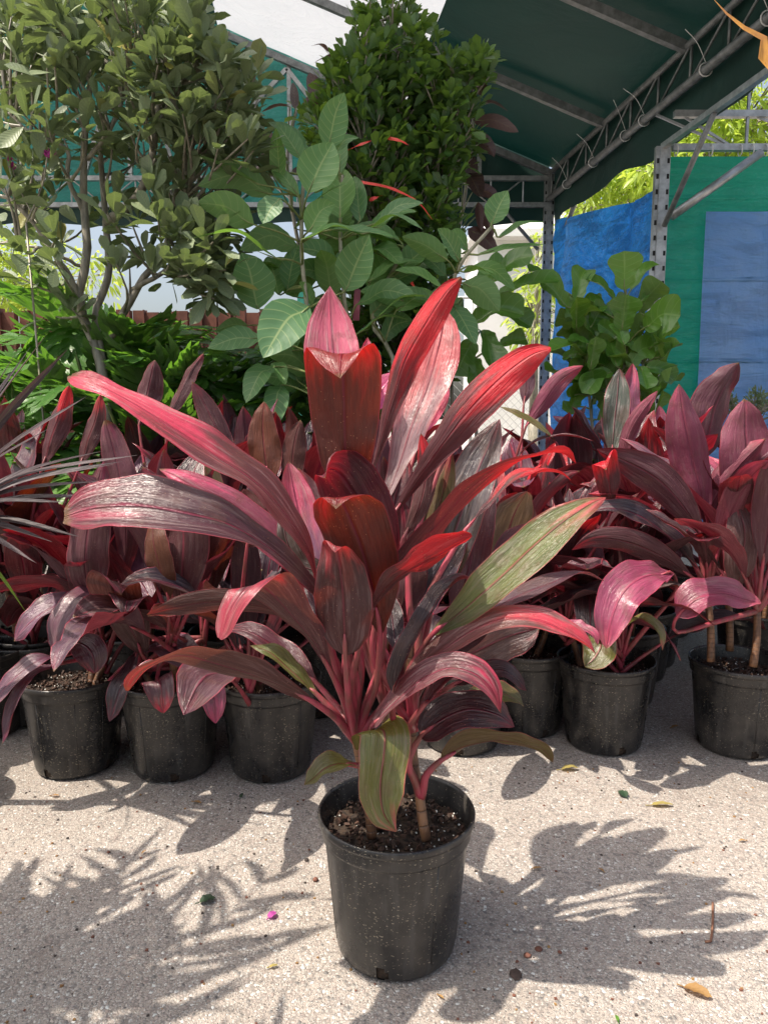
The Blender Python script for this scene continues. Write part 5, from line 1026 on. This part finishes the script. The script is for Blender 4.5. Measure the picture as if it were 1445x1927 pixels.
def feather_palm(label, base, h, seed, n=12, L=.58):
    rr = random.Random(seed); base = np.array(base, float); t = thing('feather_palm', label, 'potted plant', base); make_pot_parts(t, base, seed, detail=False); top = base + np.array((0, 0, h))
    mb = MB(); mb.tube([base + np.array((0, 0, .2)), (base + top) / 2 + np.array((.01, 0, 0)), top], .02, 8); mb.build('trunk', 'bark', t)
    for i in range(n):
        az = i * 2.4 + rr.uniform(-.5, .5); e = R_(rr.uniform(5, 70)); L_ = L * rr.uniform(.65, 1.1); p = top.copy(); C = [p]
        for q in range(6): p = p + np.array((math.cos(az) * math.cos(e), math.sin(az) * math.cos(e), math.sin(e))) * L_ / 6; e -= .17; C.append(p)
        c = spline(C, 20); mb = MB(); mb.tube(c, np.linspace(.006, .002, 20), 5, mi=1)
        for k in range(5, 20):
            T = c[k] - c[k - 1]; T /= np.linalg.norm(T); N = np.array((0, 0, 1.)) - T[2] * T; N /= np.linalg.norm(N); Bv = np.cross(T, N); l = L * .42 * math.sin(math.pi * min(1, .22 + .68 * k / 20))
            for sg in (-1, 1):
                if rr.random() < .22: continue
                d = Bv * sg * rr.uniform(.5, .95) + T * rr.uniform(.5, 1.1) + N * rr.uniform(-.3, .3); d /= np.linalg.norm(d); l2 = l * rr.uniform(.7, 1.25); blade(mb, [c[k], c[k] + d * l2 * .5 + N * .015, c[k] + d * l2 - N * .25 * l2], rr.uniform(.014, .028), 'band', N, .5, 0, .2, 0, 5, 1, 0, rr.random())
        mb.build('frond', ['bush', 'greenstem'], t)
feather_palm('feather leaved palm standing out of view at the left, nearest to the viewer', (-1.02, .74, 0), .95, 41)

# ------------------------------------------------------------------ dried palm frond tips, top right
fr_ = thing('palm', 'orange brown dried palm leaf tips hanging into the top right corner', 'tree', (1.55, 1.6, 0))
tp_ = np.array((1.55, 1.6, 2.1)); mb = MB(); mb.tube([(1.55, 1.6, 0), (1.54, 1.6, 1.1), tp_], [.05, .045, .04], 10); mb.build('trunk', 'bark', fr_)
for pts, wd in (([(1600, -120), (1500, 110), (1440, 78), (1392, 50), (1362, 22), (1338, -6)], .062), ([(1600, -60), (1500, 20), (1470, 90), (1432, 122)], .040)):
    mb = MB(); c = [tp_] + [P(x, y, 1.45) for x, y in (pts[1:])]; blade(mb, c, wd, 'strap', cam_n(.2, .3, 1), .5, .3, .4, .05, 26, 2); mb.build('frond', 'orangeleaf', fr_)

# ------------------------------------------------------------------ litter on the concrete
def flat_leaf(name, label, cat, px, py, L, W, ang, mat, curl=.3, seed=0, prof='ovate'):
    g = G(px, py); rr = random.Random(seed); d = np.array((math.cos(ang), math.sin(ang), 0)); mb = MB()
    pts = [g - d * L / 2 + np.array((0, 0, .004)), g + np.array((0, 0, .004 + curl * L * .25)), g + d * L / 2 + np.array((0, 0, .004 + curl * L * .1))]
    r = bpy.data.objects.new(name, None); 
    blade(mb, pts, W, prof, (0, .1, 1), .5, .2, .3, .06, 14, 3); mb.tube([pts[0] - d * L * .25, pts[0]], .0012, 5)
    o = mb.build(name, mat); tag(o, label, cat); return o
flat_leaf('fallen_leaf', 'curled yellow brown fallen leaf with a stalk, beside the shadow behind the pot', 'leaf', 1072, 1450, .05, .022, .1, 'yellowleaf', .5, 1)
flat_leaf('fallen_leaf', 'small dark green fallen leaf on the concrete right of the large pot', 'leaf', 1170, 1497, .032, .026, 1.9, 'greenleaf', .4, 2)
flat_leaf('fallen_leaf', 'long yellow dried leaf lying right of the green fallen leaf', 'leaf', 1245, 1518, .055, .018, .0, 'yellowleaf', .3, 3)
flat_leaf('fallen_leaf', 'ragged brown dead leaf near the bottom right', 'leaf', 1312, 1872, .045, .026, -.6, 'dryleaf', .4, 4)
flat_leaf('fallen_leaf', 'dark green crumpled leaf in the shade at the left', 'leaf', 391, 1698, .032, .026, .4, 'greenleaf', .4, 5)
flat_leaf('petal', 'magenta flower petal on the concrete', 'petal', 513, 1726, .020, .016, .9, 'petal', .5, 6)
flat_leaf('fallen_leaf', 'small brown leaf flake in front of the third pot of the row', 'leaf', 372, 1513, .024, .012, -.4, 'dryleaf', .3, 7)
flat_leaf('fallen_leaf', 'tiny green leaf scrap below the pot left of the large plant', 'leaf', 455, 1500, .022, .010, 1.5, 'greenleaf', .3, 8)
flat_leaf('fallen_leaf', 'yellow green leaf scrap cut off by the bottom edge', 'leaf', 1160, 1920, .012, .006, 1.6, 'fern', .4, 9)
flat_leaf('fallen_leaf', 'small pale yellow scrap left of the large pot near the bottom', 'leaf', 515, 1822, .016, .008, .3, 'yellowleaf', .3, 10)
flat_leaf('fallen_leaf', 'brown chip in the shade right of the large pot', 'leaf', 1010, 1637, .020, .009, .2, 'dryleaf', .3, 11)
flat_leaf('fallen_leaf', 'tan flake in the sunlit gap left of the bare caned plant', 'leaf', 1270, 1370, .030, .014, .4, 'dryleaf', .3, 12)
for i_, (x_, y_, l_, lab_) in enumerate([(105, 1500, .020, 'brown crumb of leaf at the foot of the left end pot'), (640, 1500, .016, 'dull leaf flake just left of the large pot rim'), (1130, 1640, .014, 'tiny brown flake inside the large plant shadow'), (1395, 1585, .018, 'small reddish flake close to the right edge'), (270, 1607, .012, 'short brown flake in the left shade'), (830, 1880, .012, 'small brown flake below the large pot')]):
    flat_leaf('fallen_leaf', lab_, 'leaf', x_, y_, l_, l_ * .45, i_ * 1.1, 'dryleaf', .3, 40 + i_)
g = G(1340, 1702); g2 = G(1336, 1776); mb = MB(); mb.tube(spline([g + np.array((0, 0, .004)), (g + g2) / 2 + np.array((.002, 0, .006)), g2 + np.array((0, 0, .004)), g2 + np.array((-.010, 0, .004))], 10), .0023, 6); tag(mb.build('twig', 'twig'), 'thin reddish brown twig lying near the right edge', 'twig')
def pebble(px, py, s, mat, label, seed, flat=.6, sx=1.0):
    rr = random.Random(seed); g = G(px, py); mb = MB(); V = []; n, k = 10, 6
    for i in range(k + 1):
        th = math.pi * i / k
        for j in range(n):
            a = 2 * math.pi * j / n; d = Vector((math.sin(th) * math.cos(a), math.sin(th) * math.sin(a), math.cos(th))); r = s * (1 + .35 * mnoise.noise(d * 1.8 + Vector((seed, 0, 0))))
            V.append((g[0] + d.x * r * sx, g[1] + d.y * r, s * flat * .8 + d.z * r * flat))
    mb.add(V, [(i * n + j, i * n + (j + 1) % n, (i + 1) * n + (j + 1) % n, (i + 1) * n + j) for i in range(k) for j in range(n)]); return tag(mb.build('pebble', mat), label, 'pebble')
pebble(577, 1620, .0050, 'darkstone', 'black crumb of soil left of the large pot rim', 1); pebble(594, 1658, .0055, 'stone', 'reddish pebble left of the large pot', 2, .8)
pebble(1013, 1788, .006, 'stone', 'orange brown clay crumb below the plant shadow', 3, .5, 1.3); pebble(992, 1800, .006, 'stone', 'brown clay crumb beside the shadow tip', 4, .5, 1.1); pebble(1053, 1793, .004, 'stone', 'small rusty crumb right of the shadow tip', 5, .5)
pebble(970, 1834, .015, 'stain', 'flat dark patch of dirt in the lowest shadow tip', 6, .10, .75); pebble(582, 1600, .003, 'stone', 'tiny brown pebble level with the large pot rim', 7)
pebble(315, 1594, .003, 'darkstone', 'tiny white and dark pebble left of centre', 8); pebble(205, 1605, .004, 'stone', 'dark pebble at the edge of the left shade', 9); pebble(662, 1815, .003, 'darkstone', 'tiny dark crumb touching the foot of the large pot', 10)
mb = MB(); rr = random.Random(12); pal = ['stone', 'darkstone', 'perlite', 'dryleaf']
for _ in range(900):
    x, y = rr.uniform(-1.0, 1.3), rr.uniform(.75, 1.95); s = rr.uniform(.0008, .0026); c = np.array((x, y, s * .5)); V = []
    for sx, sy, sz in [(a, b, c_) for a in (-1, 1) for b in (-1, 1) for c_ in (-1, 1)]: V.append(c + np.array((sx * s * rr.uniform(.5, 1.4), sy * s * rr.uniform(.5, 1.2), sz * s * .5)))
    mb.add(V, [(0, 1, 3, 2), (4, 6, 7, 5), (0, 4, 5, 1), (2, 3, 7, 6), (0, 2, 6, 4), (1, 5, 7, 3)], mi=rr.choice((0, 0, 1, 1, 2, 3)))
tag(mb.build('grit', pal, smooth=False), 'scattered crumbs of soil and grit on the concrete', 'grit', kind='stuff')
